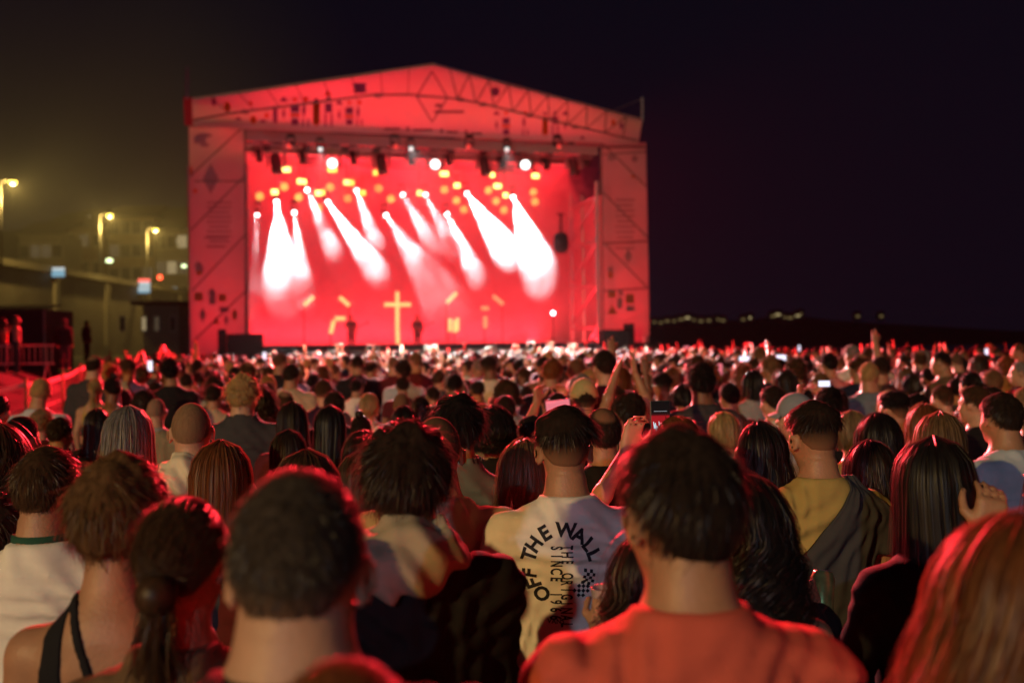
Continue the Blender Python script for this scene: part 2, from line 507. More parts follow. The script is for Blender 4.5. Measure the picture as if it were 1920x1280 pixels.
# ================================================================== stage
PL = pix(350, 400, 45.0); PR = pix(1213, 400, 51.0)
e1 = Vector((PR.x - PL.x, PR.y - PL.y, 0)).normalized()
s0 = Vector(((PL.x + PR.x) / 2, (PL.y + PR.y) / 2, 0))
SROT = math.atan2(e1.y, e1.x)
SM = Matrix.Translation(s0) @ Matrix.Rotation(SROT, 4, 'Z')
SI = SM.inverted(); SI3 = SI.to_3x3()
cam_l = SI @ Vector((0, 0, CAM_Z))
def sl(u, v, d=0.0):
    r = SI3 @ ray(u, v)
    return cam_l + r * ((d - cam_l.y) / r.y)
STAGE = empty('stage', s0, SROT, 'open air concert stage with peaked banner roof lit red inside', 'stage')
ZD = sl(800, 655, 0).z
xl = sl(459, 450, 0).x; xr = sl(1129, 450, 0).x
xlo = sl(354, 450, 0).x; xro = sl(1214, 450, 0).x
SD = 11.0
def banner_mat(name, col, tr):
    m, nt, b = node_mat(name)
    b.inputs['Base Color'].default_value = (*col, 1); b.inputs['Roughness'].default_value = .8
    b.inputs['Specular IOR Level'].default_value = .1
    tc = nt.nodes.new('ShaderNodeTexCoord'); nz = nt.nodes.new('ShaderNodeTexNoise'); nz.inputs['Scale'].default_value = .5; nz.inputs['Detail'].default_value = 5
    nt.links.new(tc.outputs['Object'], nz.inputs['Vector'])
    mx0 = nt.nodes.new('ShaderNodeMix'); mx0.data_type = 'RGBA'
    mx0.inputs[6].default_value = (*[c * .7 for c in col], 1); mx0.inputs[7].default_value = (*col, 1)
    nt.links.new(nz.outputs['Fac'], mx0.inputs[0]); nt.links.new(mx0.outputs[2], b.inputs['Base Color'])
    t = nt.nodes.new('ShaderNodeBsdfTranslucent'); nt.links.new(mx0.outputs[2], t.inputs['Color'])
    mx = nt.nodes.new('ShaderNodeMixShader'); mx.inputs[0].default_value = tr
    nt.links.new(b.outputs[0], mx.inputs[1]); nt.links.new(t.outputs[0], mx.inputs[2])
    nt.links.new(mx.outputs[0], nt.nodes['Material Output'].inputs['Surface'])
    return m
m_ban = banner_mat('white banner cloth', (0.78, 0.74, 0.76), 0.55)
m_scrim = banner_mat('pale scrim cloth', (0.72, 0.66, 0.69), 0.5)
m_alu = mat('aluminium truss', (0.45, 0.45, 0.46), 0.4, 0.5, 0.7)
m_dkpole = mat('dark steel tube', (0.2, 0.19, 0.185), 0.6, 0.4, 0.3)
m_deck = mat('black stage deck', (0.05, 0.05, 0.055), 0.45, 0.4)
m_drop = mat('grey backdrop cloth', (0.45, 0.42, 0.44), 0.9, 0.1, noise=.2, nscale=.5)
m_rooft = mat('roof tarpaulin', (0.30, 0.28, 0.29), 0.8, 0.2)
# deck
MB().box(((xl + xr) / 2, SD / 2, ZD - .1), (xr - xl + 3, SD, .2)).build('deck', m_deck, STAGE)
MB().box(((xl + xr) / 2, .05, ZD / 2 - .12), (sl(1062, 640).x - sl(563, 640).x, .05, ZD - .2)).build('skirt', mat('grey stage skirt', (.22, .2, .21), .9, .1), STAGE)
MB().box(((xl + xr) / 2, -.03, ZD - .06), (sl(1062, 640).x - sl(563, 640).x, .06, .1)).build('deck_edge', m_alu, STAGE)
for x in np.linspace(xl - 1, xr + 1, 8):
    MB().tube((x, 1.5, 0), (x, 1.5, ZD - .2), .05).build('deck_leg', m_alu, STAGE)
# backdrop and side cloths
MB().box(((xl + xr) / 2, SD - .2, 5.8), (xr - xl + 4, .1, 14.4)).build('backdrop', m_drop, STAGE)
MB().box((xl - 2.2, SD / 2 + 1, 5.5), (.08, SD - 2, 11)).build('side_cloth', m_drop, STAGE)
MB().box((xr + 1.9, SD / 2 + 1, 5.2), (.08, SD - 2, 10.4)).build('side_cloth', m_drop, STAGE)
# fascia banner
FD = -.9
def fp(u, v, d=FD): return sl(u, v, d)
fas = MB().poly([fp(360, 184), fp(362, 237), fp(461, 242), fp(1126, 268), fp(1197, 272), fp(1205, 223), fp(812, 119)]).build('fascia_banner', m_ban, STAGE)
MB().poly([fp(344, 181), fp(346, 234), fp(361, 237), fp(359.5, 183)], .05, (0, 1, 0)).build('fascia_end_flap', mat('red flap cloth', (.5, .05, .06), .8, .1), STAGE)
# roof: two slopes
zl = fp(352, 184).z; zp = fp(812, 119).z; zr = fp(1205, 223).z
XL = fp(352, 184).x; XP = fp(812, 119).x; XR = fp(1205, 223).x
ZE = min(zl, zr)
rf = MB().poly([(XL, FD + .05, zl - .1), (XP, FD + .05, zp - .1), (XP, SD, zp - .1), (XL, SD, zl - .1)], .1, (0, 0, -1))
rf.poly([(XP, FD + .05, zp - .1), (XR, FD + .05, zr - .1), (XR, SD, zr - .1), (XP, SD, zp - .1)], .1, (0, 0, -1))
rf.build('roof', m_rooft, STAGE)
# inner header under the fascia (rigging bay) 
hz = fp(461, 242).z
def truss(a, b, h, n, name='truss', r=.035, flat=False, m=None):
    a = Vector(a); b = Vector(b); mb = MB()
    t = (b - a); up = Vector((0, 0, 1)); side = t.cross(up).normalized() * h * .5
    offs = [(up * 0 + side), (up * 0 - side), (-up * h + side), (-up * h - side)]
    if flat: offs = [Vector((0, 0, 0)), -up * h]
    for o in offs: mb.tube(a + o, b + o, r, n=6)
    for i in range(n):
        p = a + t * (i / n); q = a + t * ((i + 1) / n)
        if flat:
            mb.tube(p, p - up * h, r * .7, n=5); mb.tube(p - up * h, q, r * .7, n=5)
        else:
            mb.tube(p + offs[0], q + offs[2], r * .55, n=5, cap=False); mb.tube(p + offs[1], q + offs[3], r * .55, n=5, cap=False)
            mb.tube(p + offs[0], p + offs[2], r * .55, n=5, cap=False); mb.tube(p + offs[1], p + offs[3], r * .55, n=5, cap=False)
            mb.tube(p + offs[2], q + offs[3], r * .55, n=5, cap=False)
    return mb.build(name, m or m_alu, STAGE)
# roof truss showing on the fascia front
def seg(name, pts, r, m, d=FD - .12):
    for (a, b) in pts: MB().tube(fp(*a, d), fp(*b, d), r, n=6).build(name, m, STAGE)
m_truss_dk = mat('weathered truss tube', (.24, .22, .22), .6, .3, .3)
def lerp2(a, b, s): return (a[0] + (b[0] - a[0]) * s, a[1] + (b[1] - a[1]) * s)
top_l, top_p, top_r = (362, 186), (812, 122), (1202, 225)
lo_l, lo_m1, lo_m2, lo_r = (430, 214), (700, 178), (905, 195), (1168, 258)
seg('roof_chord', [((362, 226), (430, 213)), ((430, 213), (700, 178)), ((700, 178), (770, 178)), ((770, 178), (860, 186)), ((860, 186), (905, 195)), ((905, 195), (1168, 258)), ((1168, 258), (1195, 264))], .05, m_truss_dk)
top = [lerp2(top_p, top_r, s) for s in np.linspace(.08, .93, 10)]
lo = [lerp2((858, 186), (1168, 258), s) for s in np.linspace(0, 1, 10)]
web = [(top[i], lo[i]) for i in range(10)] + [(lo[i], top[i + 1]) for i in range(9)]
seg('roof_web', web, .033, m_truss_dk)
topl = [lerp2(top_p, top_l, s) for s in np.linspace(.1, .93, 8)]
lol = [lerp2((765, 178), (430, 213), s) for s in np.linspace(0, 1, 8)]
seg('roof_web', [(topl[i], lol[i]) for i in range(8)], .02, m_truss_dk)
mbn = MB()
for (u, v) in ((905, 196), (993, 217), (1078, 238), (863, 187), (708, 179), (460, 210)):
    c = fp(u, v, FD - .16); MB().box(c, (.3, .14, .16)).build('truss_node', m_truss_dk, STAGE)
# eave poles
for (u, v0, v1) in ((351, 126, 186), (1204, 183, 226)):
    a = fp(u, v0); b = fp(u, v1)
    MB().tube(b, a, .07).build('eave_pole', m_alu, STAGE)
MB().tube(fp(1204, 186), fp(1150, 208), .02).build('guy_wire', m_alu, STAGE)
# towers
def tower(x0, x1, uvs, side):
    sc = MB().poly([sl(*uv, -.05) for uv in uvs]).build('tower_scrim', m_scrim, STAGE)
    # outer return cloth
    xo = x0 if side < 0 else x1
    MB().box((xo, 1.6, 5.2), (.04, 3.1, 10.2)).build('tower_side_cloth', m_scrim, STAGE)
    for x in (x0 + .12, x1 - .12):
        for y in (.3, 3.2):
            MB().tube((x, y, 0), (x, y, 10.0), .06).build('tower_leg', m_alu, STAGE)
    return sc
sc_l = tower(xlo, xl, [(354, 236), (357, 668), (462, 668), (459, 238)], -1)
sc_r = tower(xr, xro, [(1127, 268), (1131, 640), (1218, 628), (1211, 268)], 1)
# brace shadows on the scrims, imitated by dark tubes hung in front
br = MB()
for a, b in (((357, 432), (459, 330)), ((357, 330), (459, 235)), ((360, 545), (460, 440)), ((362, 640), (461, 545)), ((365, 340), (459, 340))):
    MB().tube(sl(*a, -.14), sl(*b, -.14), .035, n=6).build('tower_brace', m_dkpole, STAGE)
br = MB()
for a, b in (((1130, 360), (1214, 445)), ((1131, 455), (1215, 540)), ((1131, 456), (1215, 452)), ((1131, 545), (1215, 540)), ((1129, 290), (1211, 285)), ((1130, 270), (1212, 350))):
    MB().tube(sl(*a, -.14), sl(*b, -.14), .035, n=6).build('tower_brace', m_dkpole, STAGE)
for u0, u1, v in ((357, 461, 236), (1127, 1212, 276)):
    MB().tube(sl(u0, v, -.16), sl(u1, v, -.16), .05).build('tower_bar', m_dkpole, STAGE)
MB().tube(sl(459.5, 238, -.1), sl(462, 640, -.1), .05).build('tower_post', m_dkpole, STAGE)
MB().tube(sl(1127, 268, -.1), sl(1131, 640, -.1), .05).build('tower_post', m_dkpole, STAGE)
# scaffold seen inside on the right
scf = MB()
yb = 4.5
for z0 in (2.0, 4.2, 6.4, 8.6):
    scf.tube((xr - .1, .4, z0 + .9), (xr - .1, yb, z0 + .9), .09, n=6)
    scf.tube((xr - .1, .4, z0 + .9), (xr - .1, yb, z0 - 1.0), .08, n=6)
for y in (.4, yb): scf.tube((xr - .1, y, 0), (xr - .1, y, 10.3), .1, n=6)
scf.build('scaffold', m_alu, STAGE)
scf = MB()
for z0 in (2.0, 4.2, 6.4, 8.6):
    scf.tube((xl + .1, .4, z0 + .9), (xl + .1, yb, z0 + .9), .06, n=6)
for y in (.4, yb): scf.tube((xl + .1, y, 0), (xl + .1, y, 10.6), .07, n=6)
scf.build('scaffold', m_alu, STAGE)
# prints
m_pur = mat('purple print', (.26, .07, .2), .9, .05)
m_ora = mat('orange print', (.75, .12, .03), .9, .05)
m_gry = mat('grey print', (.2, .12, .15), .9, .05)
def prt(parent, shapes, m, d, tagname='print'):
    for kind, u, v, w, h in shapes:
        mb = MB()
        if kind == 'r': P = [(u - w / 2, v - h / 2), (u - w / 2, v + h / 2), (u + w / 2, v + h / 2), (u + w / 2, v - h / 2)]
        elif kind == 'd': P = [(u, v - h / 2), (u - w / 2, v), (u, v + h / 2), (u + w / 2, v)]
        elif kind == 't': P = [(u - w / 2, v - h / 2), (u, v + h / 2), (u + w / 2, v - h / 2)]
        elif kind == 'T': P = [(u, v - h / 2), (u - w / 2, v + h / 2), (u + w / 2, v + h / 2)]
        elif kind == 'h': P = [(u - w / 2 + w * i / 8, v + h / 2 - h * math.sin(math.pi * i / 8)) for i in range(9)][::-1]
        else: P = [(u + w / 2 * math.cos(a * .5236), v - h / 2 * math.sin(a * .5236)) for a in range(12)]
        mb.poly([sl(a, b, d) for a, b in P])
        mb.build(tagname, m, parent)
def figures(us, v, h):
    pu, og = [], []
    for i, u in enumerate(us):
        k = i % 5
        if k == 0: pu += [('h', u, v - h * .38, h * .24, h * .14), ('d', u, v + h * .05, h * .1, h * .4)]
        if k == 1: pu += [('r', u, v - h * .1, h * .26, h * .22), ('r', u, v + h * .3, h * .22, h * .2)]; og += [('r', u, v + h * .1, h * .3, h * .1), ('t', u, v - h * .35, h * .2, h * .15)]
        if k == 2: pu += [('d', u - h * .05, v - h * .05, h * .12, h * .5), ('r', u - h * .08, v + h * .33, h * .05, h * .24), ('r', u + h * .08, v + h * .33, h * .05, h * .24)]; og += [('o', u, v - h * .38, h * .16, h * .16)]
        if k == 3: og += [('r', u, v, h * .2, h * .5), ('d', u, v + h * .3, h * .26, h * .3)]; pu += [('o', u, v - h * .36, h * .12, h * .12)]
        if k == 4: pu += [('r', u, v - h * .12, h * .22, h * .28), ('r', u - h * .09, v + h * .25, h * .06, h * .4), ('r', u + h * .09, v + h * .25, h * .06, h * .4), ('h', u, v - h * .4, h * .2, h * .1)]
    return pu, og
PF = FD - .03
pu, og = figures([532, 553, 573, 593, 616], 210, 62)
pu2, og2 = figures([636, 655, 674], 213, 54); pu += pu2; og += og2
pu3, og3 = figures([931, 949, 985, 1022, 1041, 1060], 232, 52); pu += pu3; og += og3
pu += [('d', 401, 191, 11, 20), ('d', 1165, 236, 9, 18), ('h', 447, 223, 14, 6), ('h', 493, 227, 14, 6), ('h', 1092, 258, 10, 6), ('o', 462, 211, 6, 6), ('r', 675, 163, 22, 14), ('o', 675, 172, 26, 6), ('o', 929, 172, 16, 18), ('r', 516, 215, 8, 32)]
og += [('o', 426, 201, 13, 20), ('o', 475, 225, 13, 16), ('o', 500, 217, 8, 10), ('T', 615, 174, 14, 12), ('o', 470, 194, 8, 8), ('o', 1150, 230, 8, 12), ('t', 595, 205, 14, 20)]
prt(fas, pu, m_pur, PF); prt(fas, og, m_ora, PF - .005)
dm = MB()
for a, b in (((810, 134), (781, 181)), ((781, 181), (810, 229)), ((810, 134), (839, 184)), ((839, 184), (810, 229)), ((781, 181), (839, 184))):
    MB().tube(fp(*a, PF), fp(*b, PF), .035, n=5).build('diamond_emblem', m_gry, fas)
# small lettering lines, too blurred to read
ln = [('r', 842, 210, 56, 5), ('r', 822, 198, 12, 6), ('r', 735, 242, 30, 4), ('r', 793, 244, 36, 4), ('r', 765, 242, 5, 8), ('r', 828, 246, 5, 8), ('r', 848, 248, 22, 4), ('r', 874, 248, 5, 8), ('r', 893, 251, 22, 4)]
prt(fas, ln, m_gry, PF - .004)
lp = [('r', 411, 380 + 9 * i, 46 - 8 * (i % 3 == 2), 3.4) for i in range(9)] + [('r', 405, 445, 44, 4), ('r', 405, 462, 36, 4), ('r', 375, 262, 22, 14), ('o', 383, 254, 30, 9), ('o', 384, 272, 18, 8)]
lp += [('d', 395, 335, 30, 60), ('o', 374, 505, 16, 22), ('h', 372, 495, 18, 10), ('h', 397, 545, 16, 10), ('r', 398, 560, 12, 22), ('r', 420, 580, 18, 10), ('d', 380, 590, 12, 30), ('d', 424, 600, 10, 22)]
lo_ = [('o', 373, 512, 12, 10), ('r', 372, 556, 16, 16), ('r', 417, 558, 14, 14), ('o', 358, 320, 6, 18), ('o', 366, 358, 9, 9), ('T', 405, 600, 14, 14), ('o', 440, 590, 10, 22)]
m_lp = mat('faded print', (.40, .27, .31), .9, .05)
m_lpo = mat('faded orange print', (.7, .2, .1), .9, .05)
prt(sc_l, lp, m_lp, -.08); prt(sc_l, lo_, m_lpo, -.085)
rp = [('r', 1172, 375 + 10 * i, 36 - 6 * (i % 3 == 1), 3.6) for i in range(10)] + [('o', 1190, 298, 12, 14), ('o', 1147, 296, 16, 12), ('h', 1145, 503, 12, 8), ('h', 1164, 548, 12, 12), ('r', 1182, 578, 16, 10), ('r', 1162, 568, 10, 20), ('d', 1178, 480, 14, 30)]
ro = [('r', 1147, 552, 14, 12), ('T', 1148, 580, 18, 18), ('r', 1181, 560, 16, 18), ('r', 1188, 331, 9, 6), ('o', 1145, 515, 10, 16)]
prt(sc_r, rp, m_lp, -.08); prt(sc_r, ro, m_lpo, -.085)
# side boxes in front
def spk_stack(uvs, d, label, name='speaker_stack'):
    u0, u1, vt = uvs
    a = sl(u0, vt, d); b = sl(u1, vt, d)
    w = b.x - a.x
    pos = SM @ Vector(((a.x + b.x) / 2, d, 0))
    t = empty(name, pos, SROT, label, 'speaker')
    n = max(1, round(w / 1.1)); h = a.z
    for i in range(n):
        x = -w / 2 + (i + .5) * w / n
        cab = MB().box((x, .45, h / 2), (w / n - .02, .9, h)).build('cabinet', m_black, t, bevel=.02)
        MB().box((x, -.01, h / 2), (w / n - .14, .03, h - .14)).build('grille', mat('speaker grille', (.03, .03, .035), .6, .4, .3), cab)
spk_stack((424, 494, 626), -1.6, 'wide block of black speakers at the foot of the banner tower by the street')
spk_stack((408, 424, 617), -1.7, 'narrow black speaker standing taller at the end of the speaker block')
spk_stack((494, 563, 653), -1.2, 'low dark speaker row below the deck beside the speaker block')
spk_stack((1132, 1182, 618), -1.6, 'black speakers stacked before the banner tower by the sea')
spk_stack((1181, 1190, 606), -1.7, 'thin black speaker rising above the stack by the sea')
spk_stack((1074, 1130, 647), -1.4, 'low black speaker row at the stage corner by the sea')
spk_stack((1192, 1240, 642), -1.2, 'black boxes outside the banner tower by the sea')
# hanging speaker on the right
p = SM @ sl(1052, 455, 2.2)
hs = empty('hanging_speaker', p, SROT, 'round dark monitor speaker hanging on a pole inside the stage', 'speaker')
MB().lathe([(.2, -.55), (.36, -.4), (.42, 0), (.36, .4), (.2, .52)], None, 14).build('cabinet', m_black, hs, smooth=True)
MB().tube((0, 0, .5), (0, 0, 1.5), .07).box((0, 0, 1.5), (.4, .12, .08)).build('hanger', m_black, hs)
# rigging trusses
zt1 = sl(800, 268, 1.5).z
truss((xl, 1.5, sl(800, 266, 1.5).z), (xr, 1.5, sl(800, 266, 1.5).z), .55, 26, 'front_truss')
truss((xl, 4.5, 12.4), (xr, 4.5, 12.4), .5, 26, 'middle_truss')
truss((xl, 7.5, 12.6), (xr, 7.5, 12.6), .5, 26, 'rear_truss')
MB().box(((xl + xr) / 2, .5, hz + .0), (xr - xl, .06, .5)).build('header_cloth', m_rooft, STAGE)

RED = (1.0, 0.018, 0.030)
m_fix = mat('black fixture body', (.02, .02, .022), .45, .5)
m_fixr = mat('fixture yoke', (.25, .2, .2), .45, .5)
def moving_head(u, v, d, label, aim=None, lens=None, s=1.0, yoke=None):
    p = sl(u, v, d)
    t = empty('moving_head_light', SM @ p, SROT, label, 'stage light', 'moving head lights on the trusses')
    MB().box((0, 0, .52 * s), (.42 * s, .3 * s, .2 * s)).build('base', m_fix, t, bevel=.02)
    yk = MB()
    for x in (-1, 1): yk.box((x * .24 * s, 0, .16 * s), (.07 * s, .16 * s, .62 * s))
    yk.v = []; yk.f = []
    yk.poly([(-.28 * s, -.08 * s, -.15 * s), (-.21 * s, -.08 * s, -.15 * s), (-.21 * s, -.08 * s, .38 * s), (.21 * s, -.08 * s, .38 * s), (.21 * s, -.08 * s, -.15 * s), (.28 * s, -.08 * s, -.15 * s), (.28 * s, -.08 * s, .45 * s), (-.28 * s, -.08 * s, .45 * s)], .16 * s, (0, 1, 0))
    yk.build('yoke', yoke or m_fixr, t, bevel=.015)
    dv = (SI3 @ (Vector(aim) - (SM @ p))).normalized() if aim is not None else Vector((.12, -.2, -1)).normalized()
    q = dv.to_track_quat('Z', 'Y').to_matrix().to_4x4()
    hd = MB().lathe([(.06 * s, -.3 * s), (.15 * s, -.26 * s), (.17 * s, 0), (.15 * s, .12 * s), (.18 * s, .3 * s), (.17 * s, .34 * s)], q, 14).build('head', m_fix, t, smooth=True)
    MB().lathe([(.15 * s, .335 * s), (.14 * s, .36 * s), (.03, .375 * s)], q, 14).build('lens', lens or m_glass, hd, smooth=True)
    return t, dv, q
m_white = emit('white beam lens', (1, .97, .92), 14)
m_yel = emit('amber led', (1.0, .55, .08), 3.5)
m_yelw = emit('bright amber led', (1.0, .66, .16), 5.0)
m_yeld = emit('soft amber led', (1.0, .50, .10), 1.6)
m_white2 = emit('white head lens', (1, .97, .92), 3.5)
# front row
big = [(517, 305), (623, 306), (715, 306), (816, 308), (908, 309), (985, 309), (1075, 310)]
names = ['left end of the front truss', 'second bay of the front truss', 'third bay of the front truss', 'middle of the front truss', 'fifth bay of the front truss', 'sixth bay of the front truss', 'scaffold end of the front truss']
for (u, v), nm in zip(big, names):
    lit_lens = u in (623, 816, 985)
    crowd = SM @ Vector((0, -30, 1))
    moving_head(u, v, 1.5, 'large moving head ' + ('with white glowing lens' if lit_lens else 'with dark lens') + ' at the ' + nm, aim=(pix(u, 640, 3) if lit_lens else None), lens=m_white2 if lit_lens else None, s=1.55)
for i, (u, v) in enumerate([(485, 290), (567, 292), (662, 294), (770, 296), (840, 298), (940, 303), (1023, 305), (1098, 300)]):
    moving_head(u, v, 1.7, 'small dark spotlight hanging between the large moving heads', s=1.0, yoke=m_fix)
for i, (u, v) in enumerate([(515, 258), (810, 265), (1070, 270)]):
    p = sl(u, v, 1.3)
    h = empty('chain_hoist', SM @ p, SROT, 'dark chain hoist above the front truss under the banner', 'hoist', 'chain hoists holding the front truss')
    MB().box((0, 0, 0), (.34, .3, .42)).build('motor', m_fix, h, bevel=.03)
    MB().tube((0, 0, .2), (0, 0, 1.0), .025).build('chain', m_fix, h)
for i, u in enumerate([500, 575, 647, 705, 780, 845, 905, 968, 1030, 1095]):
    p = sl(u, 279 + (u - 500) * .018, 1.2)
    h = empty('truss_box', SM @ p, SROT, 'small black box clamped on the front truss', 'box', 'black boxes on the front truss')
    MB().box((0, 0, 0), (.36, .3, .26)).build('case', m_fix, h, bevel=.02)
    MB().box((0, 0, .2), (.06, .1, .16)).build('clamp', m_fixr, h)
def led_panel(u, v, d, w, h, m, label, grp):
    p = sl(u, v, d)
    t = empty('amber_stage_lamp', SM @ p, SROT, label, 'stage light', grp)
    MB().box((0, .1, 0), (w + .06, .16, h + .06)).build('housing', m_fix, t, bevel=.02)
    MB().box((0, .01, 0), (w, .03, h)).build('led_face', m, t, bevel=.012)
    MB().tube((0, .12, h / 2), (0, .12, 12.2 - p.z), .022, n=6).build('drop_pipe', m_fixr, t)
for (u, v, w) in ((537, 318, .5), (833, 326, .55), (1004, 330, .5), (562, 340, .3), (597, 362, .38), (650, 342, .36), (857, 348, .4), (933, 349, .5), (515, 360, .4), (787, 362, .32), (948, 366, .34), (923, 328, .3), (571, 341, .2)):
    led_panel(u, v, 3.6, w * .8, .25, m_yelw, 'bright amber LED panel glaring from the rig', 'bright amber panels in the rig')
for (u, v, w) in ((623, 318, .45), (704, 324, .22), (605, 361, .2), (660, 343, .2), (680, 362, .3)):
    led_panel(u, v, 3.9, w, .26, m_yel, 'medium amber LED panel beside a bright one', 'medium amber panels in the rig')
def par(u, v, d):
    p = sl(u, v, d)
    t = empty('par_light', SM @ p, SROT, 'soft oval amber wash light far back in the rig', 'stage light', 'amber wash lights in the rig')
    q = Vector((0, -1, -.35)).to_track_quat('Z', 'Y').to_matrix().to_4x4()
    MB().lathe([(.08, -.3), (.2, -.25), (.24, 0)], q, 14).build('can', m_fix, t, smooth=True)
    MB().tube((0, .1, .1), (0, .1, 12.3 - p.z), .022, n=6).build('drop_pipe', m_fixr, t)
    MB().lathe([(.22, 0), (.2, .03), (.03, .05)], q, 14).build('lens', m_yeld, t, smooth=True)
for (u, v) in ((533, 350), (619, 351), (710, 353), (487, 368), (560, 370), (652, 372), (733, 373), (833, 356), (916, 357), (856, 376), (930, 377), (1000, 360), (1003, 378), (597, 390), (870, 393), (945, 394)):
    par(u, v, 7.0)
# beams: (source px, depth, target px, depth, cone, power)
BEAM = (0.93, 0.97, 1.0)
beams = [((518, 372), 6.0, (533, 560), 1.0, 17, 1.0), ((551, 393), 6.5, (572, 560), 1.5, 9, .5), ((574, 352), 7.0, (612, 440), 3.0, 8, .35),
         ((611, 374), 6.5, (742, 560), .0, 11, 1.2), ((667, 353), 7.0, (695, 430), 3.0, 8, .4), ((720, 398), 7.0, (830, 560), 2.0, 17, .18),
         ((753, 361), 7.0, (800, 440), 3.0, 10, .16), ((796, 361), 7.0, (836, 440), 3.0, 9, .16), ((836, 397), 6.5, (890, 510), 2.0, 10, .6),
         ((872, 358), 6.0, (985, 520), .0, 15, 1.8), ((960, 364), 6.0, (1040, 580), -.5, 18, 1.8), ((482, 396), 6.5, (478, 520), 4.0, 7, .12)]
BP = 12.0
for i, (a, da, b, db, cone, pw) in enumerate(beams):
    pb = SM @ sl(*b, db)
    where = ['leftmost wide column of light', 'thin beam beside the wide column', 'short beam above the second drum of light', 'long slanting beam over the clock shaped tubes', 'short stubby beam in the third bay', 'broad faint beam over the cross', 'faint beam behind the cross', 'faint beam beside the middle', 'beam over the paired upright tubes', 'broad beam slanting to the scaffold', 'long bright beam reaching the scaffold foot', 'faint thin beam at the tower edge'][i]
    t, dv, q = moving_head(a[0], a[1], da, 'moving head throwing the ' + where, aim=pb, lens=m_white, s=.8)
    light('beam_light', 'SPOT', dv * .36, 6000 * pw * BP, BEAM, t, aim=dv * 5, size=.06, spot=R(cone * 1.25), blend=.3)
# red wash battens, unseen lamps assumed or added to redden the stage
def batten(loc, w, aim, e, label, area_h=.3):
    t = empty('led_batten', SM @ Vector(loc), SROT, label, 'stage light')
    dv = (Vector(aim) - Vector(loc)).normalized()
    q = dv.to_track_quat('Z', 'Y').to_matrix().to_4x4()
    MB().box((0, 0, 0), (w, .22, .2), q.to_3x3()).build('housing', m_fix, t)
    MB().box(dv * .11, (w - .1, .16, .03), q.to_3x3()).build('led_strip', emit('red led strip', (1, .05, .06), 4), t)
    return light('red_batten_light', 'AREA', dv * .2, e, RED, t, aim=dv * 4, area=(w, area_h))
xm = (xl + xr) / 2; W = xr - xl
RP = 0.32
batten((xm, 9.6, ZD + .2), W, (xm, 10.6, 6), 5200 * RP, 'long red LED batten on the deck washing the backdrop')
batten((xm, 8.6, 12.2), W, (xm, 10.6, 5.0), 3800 * RP, 'long red LED batten on the rear truss washing the backdrop')
batten((xm, 4.6, 12.0), W, (xm, 5.5, 2), 5200 * RP, 'long red LED batten on the middle truss washing the deck')
batten((xm, 1.9, 11.9), W, (xm, .0, 13.5), 4600 * RP, 'long red LED batten behind the banner on the front truss')
batten((xm, 1.2, ZD + .15), W, (xm, 5, 9), 2600 * RP, 'long red LED batten along the deck edge washing the rig')
for xx, zz, nm, e in (((xlo + xl) / 2, 2.2, 'banner tower by the street', 480), ((xr + xro) / 2, 2.2, 'banner tower by the sea', 560)):  # added lights, reddening the tower scrims from inside
    batten((xx, 2.6, zz), 1.6, (xx, 0.2, 6.5), e * RP, 'short red LED batten inside the ' + nm, 1.2)
batten((xr - 3.0, 3.0, ZD + .2), 2.0, (xr, 2.2, 7.0), 420, 'short red LED batten on the deck aimed at the scaffold', .3)  # added light, only there to brighten the scaffold
# red and white audience lights on the front truss, unseen and assumed
m_redl = emit('red beam lens', (1, .06, .05), .9)
for i, (u, az) in enumerate(((545, 16), (740, -14), (880, 10), (1045, -20))):
    src = SM @ sl(u, 272, -1.5)
    # pitched so that the upper edge of the cone stays just under the horizontal
    el = R(-27); a0 = math.atan2(-src.x, -src.y) + R(az)
    tgt = src + Vector((math.sin(a0) * math.cos(el), math.cos(a0) * math.cos(el), math.sin(el))) * 20
    t, dv, q = moving_head(u, 272, -1.5, ['red audience floodlight at the street end of the front truss', 'red audience floodlight left of the truss middle', 'red audience floodlight right of the truss middle', 'red audience floodlight at the scaffold end of the front truss'][i], aim=tgt, lens=m_redl, s=.8, yoke=m_fix)
    light('red_audience_light', 'SPOT', dv * .34, 145000, RED, t, aim=dv * 5, size=.35, spot=R(52), blend=.35)
for i, (u, x, y) in enumerate(((600, -5, -7), (770, 0, -8), (950, 5, -7))):
    t, dv, q = moving_head(u, 276, -1.5, ['white audience spotlight over the street side front rows', 'white audience spotlight over the middle front rows', 'white audience spotlight over the sea side front rows'][i], aim=SM @ Vector((x * .6 - 2.6, y - 8 - 4 * (i == 1), 1.6)), lens=emit('soft white lens', (1, .97, .92), 1.2), s=.7, yoke=m_fix)
    light('white_audience_light', 'SPOT', dv * .34, 330000, (0.85, 1.0, .93), t, aim=dv * 5, size=.1, spot=R(34), blend=1.0)
# light tubes on deck
m_tube = emit('orange light tube', (1.0, .50, .16), 1.5)
m_tube2 = emit('dim orange light tube', (1.0, .36, .14), 1.0)
def tube(ends, label, name='light_tube', m=None, d=3.2, r=.1):
    foot = sl(sum(a[0] + b[0] for a, b in ends) / (2 * len(ends)), 600, d)
    t = empty(name, SM @ Vector((foot.x, d, ZD)), SROT, label, 'light tube')
    o = Vector((foot.x, d, ZD))
    for a, b in ends:
        pa = sl(*a, d) - o; pb = sl(*b, d) - o
        MB().tube(pa, pb, r, n=10).build('glow_tube', m or m_tube, t, smooth=True)
        MB().tube(pa + Vector((0, .16, 0)), pb + Vector((0, .16, 0)), .05).build('back_rail', m_fix, t)
    low = min((sl(*p, d) - o for e in ends for p in e), key=lambda q: q.z)
    MB().tube((low.x, .16, 0), (low.x, .16, max(low.z, .1) + .05), .03).build('stand', m_fix, t)
